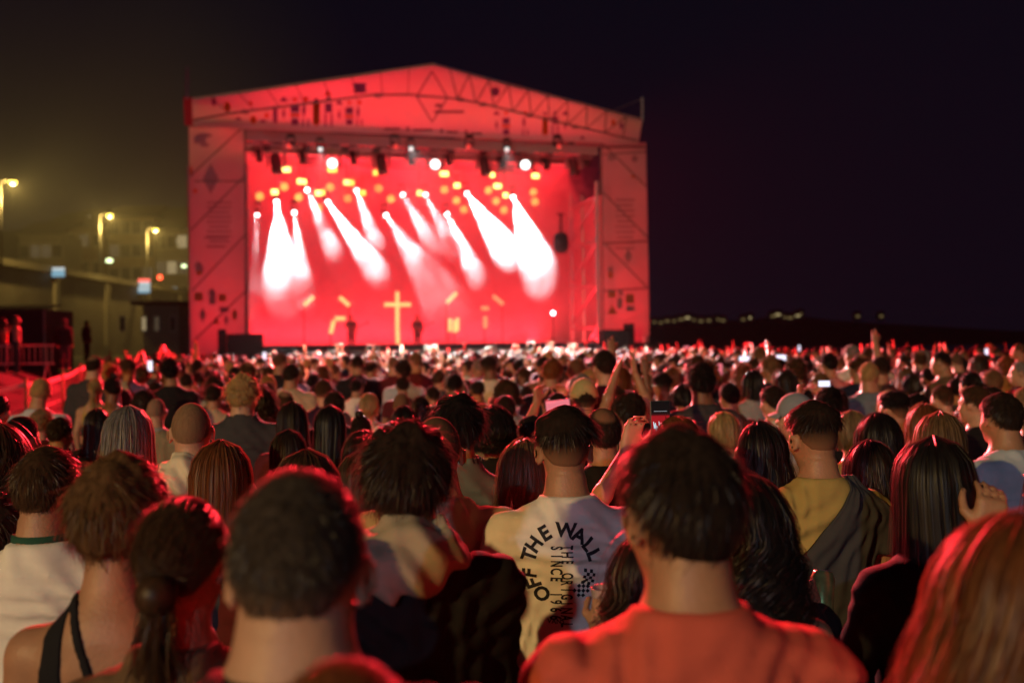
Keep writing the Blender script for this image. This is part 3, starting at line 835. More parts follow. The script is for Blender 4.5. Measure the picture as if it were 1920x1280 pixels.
tube([((745, 547), (745, 592)), ((745, 592), (745, 621)), ((745.5, 621), (746, 645)), ((721, 571), (743, 571)), ((747, 571), (770, 571))], 'tall glowing orange cross standing on the stage', 'light_cross')
tube([((570, 572), (588, 556))], 'slanted orange light tube rising towards the cross')
tube([((637, 557), (655, 573))], 'slanted orange light tube falling towards the cross')
tube([((628, 597), (647, 597)), ((626, 601), (620, 625))], 'two orange tubes joined like a bent knee', 'bent_light_tube')
tube([((838, 567), (856, 549))], 'slanted orange light tube just right of the cross')
tube([((925, 555), (943, 570))], 'dim slanted orange tube farthest from the cross', m=m_tube2)
tube([((844, 597), (844, 621))], 'short upright orange tube of the close pair')
tube([((853, 601), (853.5, 623)), ((857.5, 596), (857.5, 620))], 'double upright orange tube of the close pair', 'double_light_tube')
tube([((910, 593), (910, 615)), ((903, 578), (916, 578))], 'dim orange T shaped tube beside the close pair', 'tee_light_tube', m=m_tube2)
p = sl(1037, 587, .8)
t = empty('white_spot_lamp', SM @ p, SROT, 'small round white lamp low beside the scaffold', 'lamp')
MB().lathe([(.02, -.1), (.11, -.06), (.11, 0)], Matrix.Rotation(R(90), 4, 'X'), 12).build('housing', m_fix, t)
MB().lathe([(.1, .0), (.08, .03), (.02, .04)], Matrix.Rotation(R(90), 4, 'X'), 12).build('lens', emit('cold lamp', (.8, .92, 1), 10), t)
MB().tube((0, .03, -.05), (0, .03, ZD - p.z), .03).build('stand', m_fix, t)
# ================================================================== people: bodies as one continuous surface
def axis(*segs):
    out = []
    for lo, hi, st in segs:
        n = max(1, int(round((hi - lo) / st)))
        out.append(np.linspace(lo, hi, n, endpoint=False))
    out.append(np.array([segs[-1][1]]))
    return np.concatenate(out).astype(np.float32)
class Field:
    def __init__(s, xs, ys, zs):
        s.xs, s.ys, s.zs = xs, ys, zs
        s.V = np.full((len(xs), len(ys), len(zs)), 0.6, np.float32)
    def sub(s, lo, hi):
        sl_ = []
        for a, l, h in zip((s.xs, s.ys, s.zs), lo, hi):
            i = max(0, np.searchsorted(a, l) - 1); j = min(len(a), np.searchsorted(a, h) + 1)
            sl_.append(slice(i, max(j, i + 1)))
        P = (s.xs[sl_[0]][:, None, None], s.ys[sl_[1]][None, :, None], s.zs[sl_[2]][None, None, :])
        return tuple(sl_), P
    def add(s, fn, lo, hi, k=0.0):
        q, P = s.sub(lo, hi)
        d = fn(*P); a = s.V[q]
        if k > 0:
            h = np.clip(.5 + .5 * (a - d) / k, 0, 1)
            s.V[q] = a + (d - a) * h - k * h * (1 - h)
        else:
            s.V[q] = np.minimum(a, d)
    def cut(s, fn, lo, hi, k=0.0):
        q, P = s.sub(lo, hi)
        d = -fn(*P); a = s.V[q]
        if k > 0:
            h = np.clip(.5 - .5 * (a - d) / k, 0, 1)
            s.V[q] = a + (d - a) * h + k * h * (1 - h)
        else:
            s.V[q] = np.maximum(a, d)
    def cone(s, a, b, ra, rb, k=.02, flat=None):
        a = np.array(a, float); b = np.array(b, float)
        m = max(ra, rb) + .04 + k
        def fn(X, Y, Z):
            ba = b - a; L = ba @ ba + 1e-9
            px, py, pz = X - a[0], Y - a[1], Z - a[2]
            h = np.clip((px * ba[0] + py * ba[1] + pz * ba[2]) / L, 0, 1)
            return np.sqrt((px - h * ba[0]) ** 2 + (py - h * ba[1]) ** 2 + (pz - h * ba[2]) ** 2) - (ra + (rb - ra) * h)
        s.add(fn, np.minimum(a, b) - m, np.maximum(a, b) + m, k)
    def ell(s, c, r, k=.02, T=None, sub=False):
        """ellipsoid, optionally in the frame T (local -> world 4x4)"""
        c = np.array(c, float); r = np.array(r, float)
        m = float(max(r)) + .04 + k
        if T is None:
            cw = c; Ti = None
        else:
            cw = np.array(T @ Vector(c)); Ti = np.array(T.inverted())
        def fn(X, Y, Z):
            if Ti is not None:
                x = Ti[0, 0] * X + Ti[0, 1] * Y + Ti[0, 2] * Z + Ti[0, 3]
                y = Ti[1, 0] * X + Ti[1, 1] * Y + Ti[1, 2] * Z + Ti[1, 3]
                z = Ti[2, 0] * X + Ti[2, 1] * Y + Ti[2, 2] * Z + Ti[2, 3]
            else: x, y, z = X, Y, Z
            x, y, z = (x - c[0]) / r[0], (y - c[1]) / r[1], (z - c[2]) / r[2]
            k0 = np.sqrt(x * x + y * y + z * z) + 1e-6
            k1 = np.sqrt((x / r[0]) ** 2 + (y / r[1]) ** 2 + (z / r[2]) ** 2) + 1e-6
            return k0 * (k0 - 1) / k1
        (s.cut if sub else s.add)(fn, cw - m, cw + m, k)
    def profile(s, tab, grow=0.0, k=.02, zr=None, wr=None):
        z_, a_, b_, c_ = [np.array(q, np.float32) for q in tab]
        lo = zr[0] if zr else z_[0] - .08; hi = zr[1] if zr else z_[-1] + .05
        def fn(X, Y, Z):
            a = np.interp(Z, z_, a_) + grow; b = np.interp(Z, z_, b_) + grow; c = np.interp(Z, z_, c_)
            p = 2.35
            q = (np.abs(X / a) ** p + np.abs((Y - c) / b) ** p) ** (1 / p)
            d = (q - 1) * np.minimum(a, b)
            d = np.maximum(d, np.maximum(z_[0] - .02 - Z, Z - z_[-1] - .0))
            if wr is not None: d = d + wr(X, Y, Z)
            return d.astype(np.float32)
        m = max(a_) + grow + .06
        s.add(fn, (-m, -m, lo), (m, m, hi), k)
    def mesh(s):
        V, xs, ys, zs = s.V, s.xs, s.ys, s.zs
        S = V < 0
        cnt = np.zeros(tuple(n - 1 for n in V.shape), np.int8)
        for a in (0, 1):
            for b in (0, 1):
                for c in (0, 1):
                    cnt += S[a:V.shape[0] - 1 + a, b:V.shape[1] - 1 + b, c:V.shape[2] - 1 + c]
        mix = (cnt > 0) & (cnt < 8)
        ci, cj, ck = np.nonzero(mix)
        idx = np.full(mix.shape, -1, np.int32); idx[mix] = np.arange(len(ci))
        acc = np.zeros((len(ci), 3)); num = np.zeros(len(ci))
        corners = [(a, b, c) for a in (0, 1) for b in (0, 1) for c in (0, 1)]
        for A in corners:
            for ax in range(3):
                if A[ax]: continue
                B = list(A); B[ax] = 1
                va = V[ci + A[0], cj + A[1], ck + A[2]]; vb = V[ci + B[0], cj + B[1], ck + B[2]]
                m = (va < 0) != (vb < 0)
                t = np.where(m, va / np.where(m, va - vb, 1), 0)
                pa = np.stack([xs[ci + A[0]], ys[cj + A[1]], zs[ck + A[2]]], 1)
                pb = np.stack([xs[ci + B[0]], ys[cj + B[1]], zs[ck + B[2]]], 1)
                acc += np.where(m[:, None], pa + (pb - pa) * t[:, None], 0); num += m
        verts = acc / num[:, None]
        quads = []
        for ax in range(3):
            sl0 = [slice(1, -1)] * 3; sl1 = [slice(1, -1)] * 3
            sl0[ax] = slice(0, -1); sl1[ax] = slice(1, None)
            a = S[tuple(sl0)]; b = S[tuple(sl1)]
            I = list(np.nonzero(a != b)); ins = a[tuple(I)]
            for q in range(3):
                if q != ax: I[q] = I[q] + 1
            u, w = (ax + 1) % 3, (ax + 2) % 3
            def g(du, dw):
                J = [i.copy() for i in I]; J[u] += du; J[w] += dw
                return idx[tuple(J)]
            Q = np.stack([g(-1, -1), g(0, -1), g(0, 0), g(-1, 0)], 1)
            Q[~ins] = Q[~ins][:, ::-1]
            quads.append(Q)
        Q = np.concatenate(quads); Q = Q[(Q >= 0).all(1)]
        return verts, Q

TZ = [.78, .86, .95, 1.05, 1.15, 1.25, 1.35, 1.41, 1.45, 1.48, 1.51, 1.55]
BUILD = {
    'm': dict(a=[.150, .166, .163, .152, .156, .170, .180, .152, .112, .083, .066, .057], b=[.10, .12, .115, .105, .108, .118, .122, .113, .095, .078, .066, .059], sh=.190, ar=.060, nk=.057, hd=1.0),
    'b': dict(a=[.165, .185, .184, .178, .182, .194, .198, .168, .126, .095, .075, .063], b=[.12, .14, .14, .135, .135, .138, .137, .125, .103, .083, .070, .064], sh=.205, ar=.068, nk=.064, hd=1.02),
    'f': dict(a=[.158, .174, .158, .130, .130, .146, .155, .132, .096, .070, .055, .047], b=[.10, .12, .11, .09, .092, .108, .113, .103, .085, .069, .056, .050], sh=.163, ar=.048, nk=.047, hd=.96),
}
TC = [0, -.005, 0, .01, .01, 0, -.01, -.016, -.021, -.022, -.018, -.01]
def arms(B, pose):
    sh = B['sh']
    A = {}
    for s in (-1, 1):
        S = (s * sh, -.018, 1.366)
        A[s] = dict(S=S, E=(s * (sh + .055), -.035, 1.13), W=(s * (sh + .06), .05, .89), hd=(0, .12, -1), hn=(-s, .1, 0), curl=.5)
    def put(s, **k): A[s].update(k)
    if pose == 'front':
        for s in (-1, 1): put(s, E=(s * (sh + .018), .02, 1.13), W=(s * .10, .27, 1.02), hd=(-s * .8, .5, 0), hn=(0, -1, 0), curl=.5)
    if pose == 'phoneL': put(-1, E=(-.30, .10, 1.40), W=(-.135, .24, 1.615), hd=(.34, .10, 1), hn=(.25, -1, .1), curl=.75)
    if pose == 'phoneR': put(1, E=(.29, .14, 1.36), W=(.13, .28, 1.60), hd=(-.3, .1, 1), hn=(-.25, -1, .1), curl=.75)
    if pose == 'phone2':
        put(-1, E=(-.22, .22, 1.42), W=(-.095, .34, 1.68), hd=(.1, .05, 1), hn=(.6, -.8, .1), curl=.9)
        put(1, E=(.22, .22, 1.42), W=(.095, .34, 1.68), hd=(-.1, .05, 1), hn=(-.6, -.8, .1), curl=.9)
    if pose == 'clap':
        put(-1, E=(-.155, .20, 1.66), W=(-.075, .26, 1.885), hd=(.35, .05, 1), hn=(1, 0, -.1), curl=.15)
        put(1, E=(.15, .20, 1.66), W=(.06, .27, 1.90), hd=(-.12, .05, 1), hn=(-1, 0, 0), curl=.15)
    if pose == 'up': put(1, E=(.27, .06, 1.66), W=(.24, .10, 1.92), hd=(0, .05, 1), hn=(0, 1, 0), curl=.2)
    if pose == 'can': put(-1, E=(-.25, -.01, 1.16), W=(-.255, .19, 1.26), hd=(.1, .75, .55), hn=(1, .1, 0), curl=.95)
    if pose == 'chin':
        put(-1, E=(-.22, .16, 1.23), W=(-.16, .12, 1.50), hd=(.25, -.1, 1), hn=(.5, .9, 0), curl=.8)
    if pose == 'cup': put(-1, E=(-.25, .12, 1.22), W=(-.10, .22, 1.46), hd=(.2, .3, 1), hn=(.4, .9, 0), curl=.9)
    if pose == 'hold': put(1, E=(.24, .02, 1.14), W=(.2, .24, 1.22), hd=(-.1, .9, .3), hn=(-1, 0, .1), curl=.9); 
    return A
def head_T(yaw=0., pitch=0., roll=0., hd=1.0, drop=.03):
    return Matrix.Translation((0, -.006, 1.56 - drop)) @ Matrix.Rotation(R(yaw), 4, 'Z') @ Matrix.Rotation(R(pitch), 4, 'X') @ Matrix.Rotation(R(roll), 4, 'Y') @ Matrix.Translation((0, .018, .105)) @ Matrix.Scale(hd, 4)
def hand(F, W, d, n, side, curl, k=.008):
    W = Vector(W); d = Vector(d).normalized(); n = Vector(n); n = (n - d * n.dot(d)).normalized()
    l = d.cross(n).normalized() * side      # towards the thumb
    for o in (-.026, -.009, .009, .026):
        F.cone(W + d * .012 + l * o * .7, W + d * .088 + l * o, .017, .0135, .014)
    for o, L in ((-.029, .062), (-.0098, .074), (.0098, .080), (.029, .073)):
        p = W + d * .085 + l * o; q = d.copy()
        for j, f in enumerate((.44, .31, .25)):
            ang = curl * (.75, .95, .6)[j]
            q = (q * math.cos(ang) + n * math.sin(ang)).normalized()
            p2 = p + q * L * f
            F.cone(p, p2, .0088 - .0006 * j, .0082 - .0006 * j, .004)
            p = p2
    t0 = W + d * .03 + l * .024
    t1 = t0 + (d * .6 + l * .75 + n * .25).normalized() * .042
    t2 = t1 + (d * .8 + l * .15 + n * .5 * (0.4 + curl)).normalized() * .032
    t3 = t2 + (d * .85 - l * .1 + n * .5 * (0.4 + curl)).normalized() * .026
    F.cone(t0, t1, .0145, .0115, .012); F.cone(t1, t2, .0112, .0098, .004); F.cone(t2, t3, .0098, .0085, .004)
def body_mesh(build, pose='down', yaw=0., pitch=0., roll=0., fine=1.0, drop=.03):
    B = BUILD[build]; A = arms(B, pose); T = head_T(yaw, pitch, roll, B['hd'], drop)
    f = fine
    zmax = 1.86; xr_ = B['sh'] + .16; yl, yh = -.24, .30
    for s in (-1, 1):
        for q in ('E', 'W'):
            p = A[s][q]; zmax = max(zmax, p[2] + (.27 if q == 'W' else .1)); xr_ = max(xr_, abs(p[0]) + .12); yh = max(yh, p[1] + .16)
    hi_hand = any(A[s]['W'][2] > 1.0 for s in (-1, 1))
    fx = .0085 * f
    xs = axis((-xr_, -.11, (.007 if hi_hand else .012) * f), (-.11, .11, fx), (.11, xr_, (.007 if hi_hand else .012) * f))
    ys = axis((yl, -.13, .012 * f), (-.13, yh, (.0085 if not hi_hand else .0075) * f))
    zs = axis((-.03, .14, .02 * f), (.14, .68, .05 * f), (.68, .92, .016 * f), (.92, 1.30, .024 * f), (1.30, zmax, .0078 * f))
    F = Field(xs, ys, zs)
    F.profile((TZ, B['a'], B['b'], TC), k=0)
    for s in (-1, 1):
        a = A[s]; r = B['ar']
        F.cone((a['S'][0] * .80, a['S'][1], a['S'][2] - .005), a['S'], r * 1.05, r * 1.0, .05)
        F.cone(a['S'], a['E'], r, r * .72, .035)
        E, W = Vector(a['E']), Vector(a['W'])
        M = E.lerp(W, .3)
        F.cone(E, M, r * .72, r * .74, .02); F.cone(M, W, r * .74, r * .47, .02)
        hand(F, W, a['hd'], a['hn'], -s if pose not in () else s, a['curl'])
        hip = (s * .088, 0, .86); kn = (s * .098, .012, .47); an = (s * .105, -.02, .09)
        F.cone(hip, kn, .085, .056, .04); F.cone(kn, (s * .1, -.012, .33), .055, .056, .02); F.cone((s * .1, -.012, .33), an, .055, .036, .02)
        F.cone((s * .108, -.045, .035), (s * .118, .15, .025), .036, .028, .02)
    F.cone((0, -.024, 1.44), T @ Vector((0, -.028, -.06)), B['nk'] * 1.03, B['nk'] * .98, .03)
    F.ell((0, -.008, .012), (.0745, .094, .103), .02, T)
    F.ell((0, .034, -.045), (.060, .062, .082), .03, T)
    F.ell((0, .070, -.096), (.028, .024, .022), .025, T)
    F.ell((0, .086, .020), (.048, .012, .010), .015, T)
    F.cone(T @ Vector((0, .094, .0)), T @ Vector((0, .113, -.038)), .008, .0135, .012)
    for s in (-1, 1):
        F.ell((s * .031, .098, .0), (.015, .016, .011), .008, T, sub=True)
        F.ell((s * .031, .082, .0), (.0125, .0125, .0125), .002, T)
        F.ell((s * .045, .062, -.035), (.022, .022, .02), .02, T)
        Te = T @ Matrix.Translation((s * .0800, -.004, -.020)) @ Matrix.Rotation(R(s * -34), 4, 'Z') @ Matrix.Rotation(R(-10), 4, 'X')
        F.ell((s * .006, 0, .004), (.0085, .0215, .034), .006, Te)
        F.ell((s * .013, .004, .006), (.007, .012, .021), .004, Te, sub=True)
    F.ell((0, .095, -.066), (.024, .010, .0055), .004, T); F.ell((0, .094, -.077), (.021, .010, .006), .004, T)
    v, q = F.mesh()
    return v, q, T, A
def wrinkle(seed, amp, vert=1.0):
    """cloth folds: short ridges in random patches plus slow hanging drapes"""
    r = np.random.default_rng(seed + 40)
    pa = []
    for _ in range(26):
        x, z = r.uniform(-.26, .26), r.uniform(.86, 1.48)
        y = r.choice([-1, 1], p=[.7, .3])
        ang = (math.pi * .5 if r.random() < .5 else 0) + r.normal(0, .45) - .6 * np.sign(x) * (z > 1.25)
        pa.append((x, z, y, math.cos(ang), math.sin(ang), 2 * math.pi / r.uniform(.038, .085), r.uniform(.05, .13), r.uniform(0, 6.28), r.uniform(.5, 1.2)))
    ph = r.uniform(0, 6.28, 4)
    def fn(X, Y, Z):
        tot = .30 * np.sin(26 * X + 4 * np.sin(5 * Z + ph[0]) + ph[1]) * np.clip((1.35 - Z) / .3, 0, 1) + .25 * np.sin(14 * Z - 17 * np.abs(X) + ph[2]) + 0 * Y
        for (x, z, y, c, s_, k, w, p, g) in pa:
            u = (X - x) * c + (Z - z) * s_; v = -(X - x) * s_ + (Z - z) * c
            e = np.exp(-(u * u + .35 * v * v) / (w * w)) * (np.clip(Y * y * 30 + .6, 0, 1))
            q = np.cos(u * k + 6 * v + p)
            tot = tot + g * e * (q * np.abs(q) ** .3)
        return -amp * .55 * tot
    return fn
def top_mesh(build, pose, kind, seed=0, fine=1.0, T=None):
    B = BUILD[build]; A = arms(B, pose)
    f = fine
    g = dict(tee=.012, long=.014, hoodie=.015, jacket=.020, tank=.006, halter=.0055, denim=.018)[kind]
    amp = dict(tee=.013, long=.013, hoodie=.017, jacket=.015, tank=.004, halter=.001, denim=.013)[kind]
    sleeve = dict(tee=.62, long=2, hoodie=2, jacket=2, tank=0, halter=0, denim=2)[kind]
    wr = wrinkle(seed, amp)
    xr_ = B['sh'] + .20; zmax = 1.60; yh = .24
    for s in (-1, 1):
        for q in ('E', 'W') if sleeve > 1 else ('E',):
            p = A[s][q]; xr_ = max(xr_, abs(p[0]) + .11); zmax = max(zmax, p[2] + .12); yh = max(yh, p[1] + .12)
    xs = axis((-xr_, xr_, .0095 * f)); ys = axis((-.27, yh, .0095 * f)); zs = axis((.80, 1.15, .014 * f), (1.15, zmax, .0095 * f))
    F = Field(xs, ys, zs)
    a = np.array(B['a']); b = np.array(B['b']); c = np.array(TC)
    if kind not in ('tank', 'halter'):
        hang = np.array([.0] * 12); hang[:6] = (.96, .97, .98, 1.0, 1.0, 1.0)
        mx = a[6] * .985
        for i in range(6): a[i] = max(a[i], mx * (.93 + .012 * i)); b[i] = max(b[i], b[6] * .93); c[i] = c[i] * .5 - .006
    zz = np.array(TZ)
    F.profile((zz, a, b, c), grow=g, k=0)
    nk = B['nk']
    for s in (-1, 1):
        q = A[s]; r = B['ar']
        if sleeve > 0:
            S, E, W = Vector(q['S']), Vector(q['E']), Vector(q['W'])
            F.cone(Vector((S.x * .78, S.y, S.z - .005)), S, r * 1.06 + g, r * 1.0 + g, .06)
            if sleeve < 1.5:
                e = S.lerp(E, sleeve)
                F.cone(S, e, r * 1.0 + g, r * .95 + g + .010, .04)
            else:
                M = E.lerp(W, .5)
                F.cone(S, E, r + g * .9, r * .78 + g, .04); F.cone(E, W, r * .8 + g, r * .55 + g * .9, .03)
    q, P = F.sub((-9, -9, -9), (9, 9, 9))
    X, Y, Z = P
    F.V = (F.V + np.minimum(wr(X, Y, Z), g * .55)).astype(np.float32)
    if sleeve == .62:
        for s in (-1, 1):
            S, E = np.array(A[s]['S']), np.array(A[s]['E']); d = (E - S) / np.linalg.norm(E - S); e = S + (E - S) * sleeve
            # cut the sleeve end square
            side = X * s > abs(S[0]) * .9 if d[2] < -.3 else (X * X >= 0)
            pl = (X - e[0]) * d[0] + (Y - e[1]) * d[1] + (Z - e[2]) * d[2]
            near = ((X - e[0]) ** 2 + (Y - e[1]) ** 2 + (Z - e[2]) ** 2) < .16 ** 2
            F.V = np.where(near & side, np.maximum(F.V, pl), F.V).astype(np.float32)
    hem = dict(tee=.86, long=.87, hoodie=.86, jacket=.84, tank=.92, halter=.95, denim=.84)[kind]
    F.V = np.maximum(F.V, hem - Z + .006 * np.sin(9 * X + seed)).astype(np.float32)
    # neck opening
    ry = nk + .020; rx = nk + .026
    cyy = -.012
    dn = (np.sqrt((X / rx) ** 2 + ((Y - cyy) / ry) ** 2) - 1) * min(rx, ry)
    zc = 1.497 + (0.012 if kind in ('hoodie', 'jacket', 'denim') else 0) - np.clip(Y + .02, 0, .2) * .75
    if kind in ('tank', 'halter'):
        zc = zc - 0.0
    band = np.exp(-((Z - (zc - .012)) / .011) ** 2) * .0035
    F.V = np.maximum(F.V - band, Z - zc).astype(np.float32)
    if kind in ('jacket', 'denim'):
        dr = np.abs((np.sqrt((X / (nk + .030)) ** 2 + ((Y + .012) / (nk + .026)) ** 2) - 1) * (nk + .026)) - .006
        col = np.maximum(dr, np.abs(Z - 1.505) - .033)
        col = np.where(Y > .055, .2, col)
        F.V = np.minimum(F.V, col).astype(np.float32)
    if kind == 'tank':
        ax = np.abs(X)
        keep = np.maximum(np.maximum(ax - B['sh'] * .98, Z - 1.37), -9)
        strap = np.maximum(np.abs(ax - .085) - .013, 1.30 - Z)
        F.V = np.maximum(F.V, np.minimum(keep, strap)).astype(np.float32)
    if kind == 'halter':
        # open back: wide side panels and two crossed straps
        ax = np.abs(X)
        back = Y < .03
        rim = .155 - .02 * np.sin((Z - 1.15) * 9)
        hole = np.maximum(np.maximum(ax - (.074 + (1.40 - Z) * .04), 1.10 - Z + ax * ax * 4.5), Z - 1.60)
        m = np.where(back, np.maximum(F.V, -hole), F.V)
        sd = np.where(back, np.minimum(np.abs(X + .055 - (1.46 - Z) * .34) - .010, np.abs(X - .085 + (1.46 - Z) * .20) - .009), .3)
        sd = np.maximum(np.maximum(sd, F.V - .001), 1.08 - Z)
        m = np.where(ax > B['sh'] * .80, np.maximum(m, (ax - B['sh'] * .86)), m)
        F.V = np.minimum(m, np.where(back, sd, 9)).astype(np.float32)
    return F.mesh()
def hood_mesh(build, seed=0):
    B = BUILD[build]
    F = Field(axis((-.26, .26, .009)), axis((-.30, .16, .009)), axis((1.26, 1.60, .009)))
    def arc(wx, yb, z0, z1, r0, r1, n=10):
        pp = []
        for i in range(n + 1):
            a = math.pi * i / n
            pp.append(((-math.cos(a)) * wx, .045 - math.sin(a) * (yb + .045), z0 + (z1 - z0) * math.sin(a), r0 + (r1 - r0) * math.sin(a)))
        for p, q in zip(pp[:-1], pp[1:]): F.cone(p[:3], q[:3], p[3], q[3], .018)
    arc(.092, .085, 1.455, 1.500, .014, .027)
    arc(.118, .128, 1.440, 1.476, .012, .033)
    arc(.128, .150, 1.425, 1.438, .010, .036)
    F.ell((-.03, -.150, 1.405), (.095, .040, .050), .04)
    q, P = F.sub((-9, -9, -9), (9, 9, 9)); X, Y, Z = P
    F.V = (F.V + .009 * np.sin(62 * Z + 30 * X * np.abs(X) * 8 + 2.2 * np.sin(21 * X)) * np.clip(.5 + np.sin(13 * X + 1), 0, 1) + .005 * np.sin(95 * X + 40 * Z)).astype(np.float32)
    return F.mesh()
def trousers_mesh():
    F = Field(axis((-.26, .26, .016)), axis((-.17, .22, .016)), axis((.02, .99, .03)))
    F.profile(([.78, .86, .95, .99], [.158, .172, .168, .165], [.11, .126, .122, .118], [0, -.005, 0, 0]), k=0)
    for s in (-1, 1):
        F.cone((s * .088, 0, .86), (s * .098, .012, .47), .10, .075, .04); F.cone((s * .098, .012, .47), (s * .106, -.01, .07), .075, .06, .02)
    return F.mesh()

# ------------------------------------------------------------------ hair
SKR = np.array([.0755, .0955, .104]); SKC = np.array([0, -.008, .012])
def unit(v): return v / (np.linalg.norm(v, axis=-1, keepdims=True) + 1e-9)
def skull_r(d):
    return 1.0 / np.sqrt(((d / SKR) ** 2).sum(-1))
def ribbons(P, width, nrm, taper=True):
    """P (n,m,3) polylines -> verts, quads"""
    n, m, _ = P.shape
    t = np.gradient(P, axis=1); t = unit(t)
    side = unit(np.cross(t, nrm))
    w = np.asarray(width).reshape(-1, 1, 1) * np.ones((n, m, 1))
    if taper: w = w * np.linspace(1, .25, m)[None, :, None] ** .7
    a = P - side * w * .5; b = P + side * w * .5
    v = np.stack([a, b], 2).reshape(-1, 3)
    base = (np.arange(n)[:, None] * m + np.arange(m - 1)[None, :]) * 2
    q = np.stack([base, base + 1, base + 3, base + 2], -1).reshape(-1, 4)
    return v, q
def join(parts):
    V, Q, D = [], [], []; o = 0
    for v, q, d in parts:
        V.append(v); Q.append(q + o); D.append(np.full(len(v), d) if np.isscalar(d) else d); o += len(v)
    return np.concatenate(V), np.concatenate(Q), np.concatenate(D)
def sphere_dirs(nt=40, nph=64):
    th = np.linspace(0, math.pi * .86, nt); ph = np.linspace(0, 2 * math.pi, nph, endpoint=False)
    TH, PH = np.meshgrid(th, ph, indexing='ij')
    d = np.stack([np.sin(TH) * np.sin(PH), -np.sin(TH) * np.cos(PH), np.cos(TH)], -1)   # ph=0 is the back of the head
    i = np.arange(nt - 1)[:, None] * nph; j = np.arange(nph)[None, :]; j2 = (j + 1) % nph
    q = np.stack([i + j, i + nph + j, i + nph + j2, i + j2], -1).reshape(-1, 4)
    return d.reshape(-1, 3), q, TH.ravel(), PH.ravel()
def fnoise(d, sc, seed):
    r = np.random.default_rng(seed); out = 0
    for o in range(4):
        k = unit(r.normal(size=3)) * sc * (1.5 ** o); k2 = unit(r.normal(size=3)) * sc * (1.4 ** o)
        out = out + np.sin(d @ k + 1.3 * np.sin(d @ k2 + r.uniform(0, 6)) + r.uniform(0, 6)) * (.65 ** o)
    return out * .5
def hairline(d, low=0.0):
    """>0 inside the hair region; elevation limit depends on azimuth"""
    el = np.arcsin(np.clip(d[:, 2], -1, 1)); az = np.abs(np.arctan2(d[:, 0], -d[:, 1]))     # 0 back, pi front
    lim = np.interp(az, np.radians([0, 35, 62, 78, 92, 105, 120, 140, 180]), np.radians([-44 - low, -40 - low, -20, 2, 0, -16, 18, 34, 38]))
    return el - lim
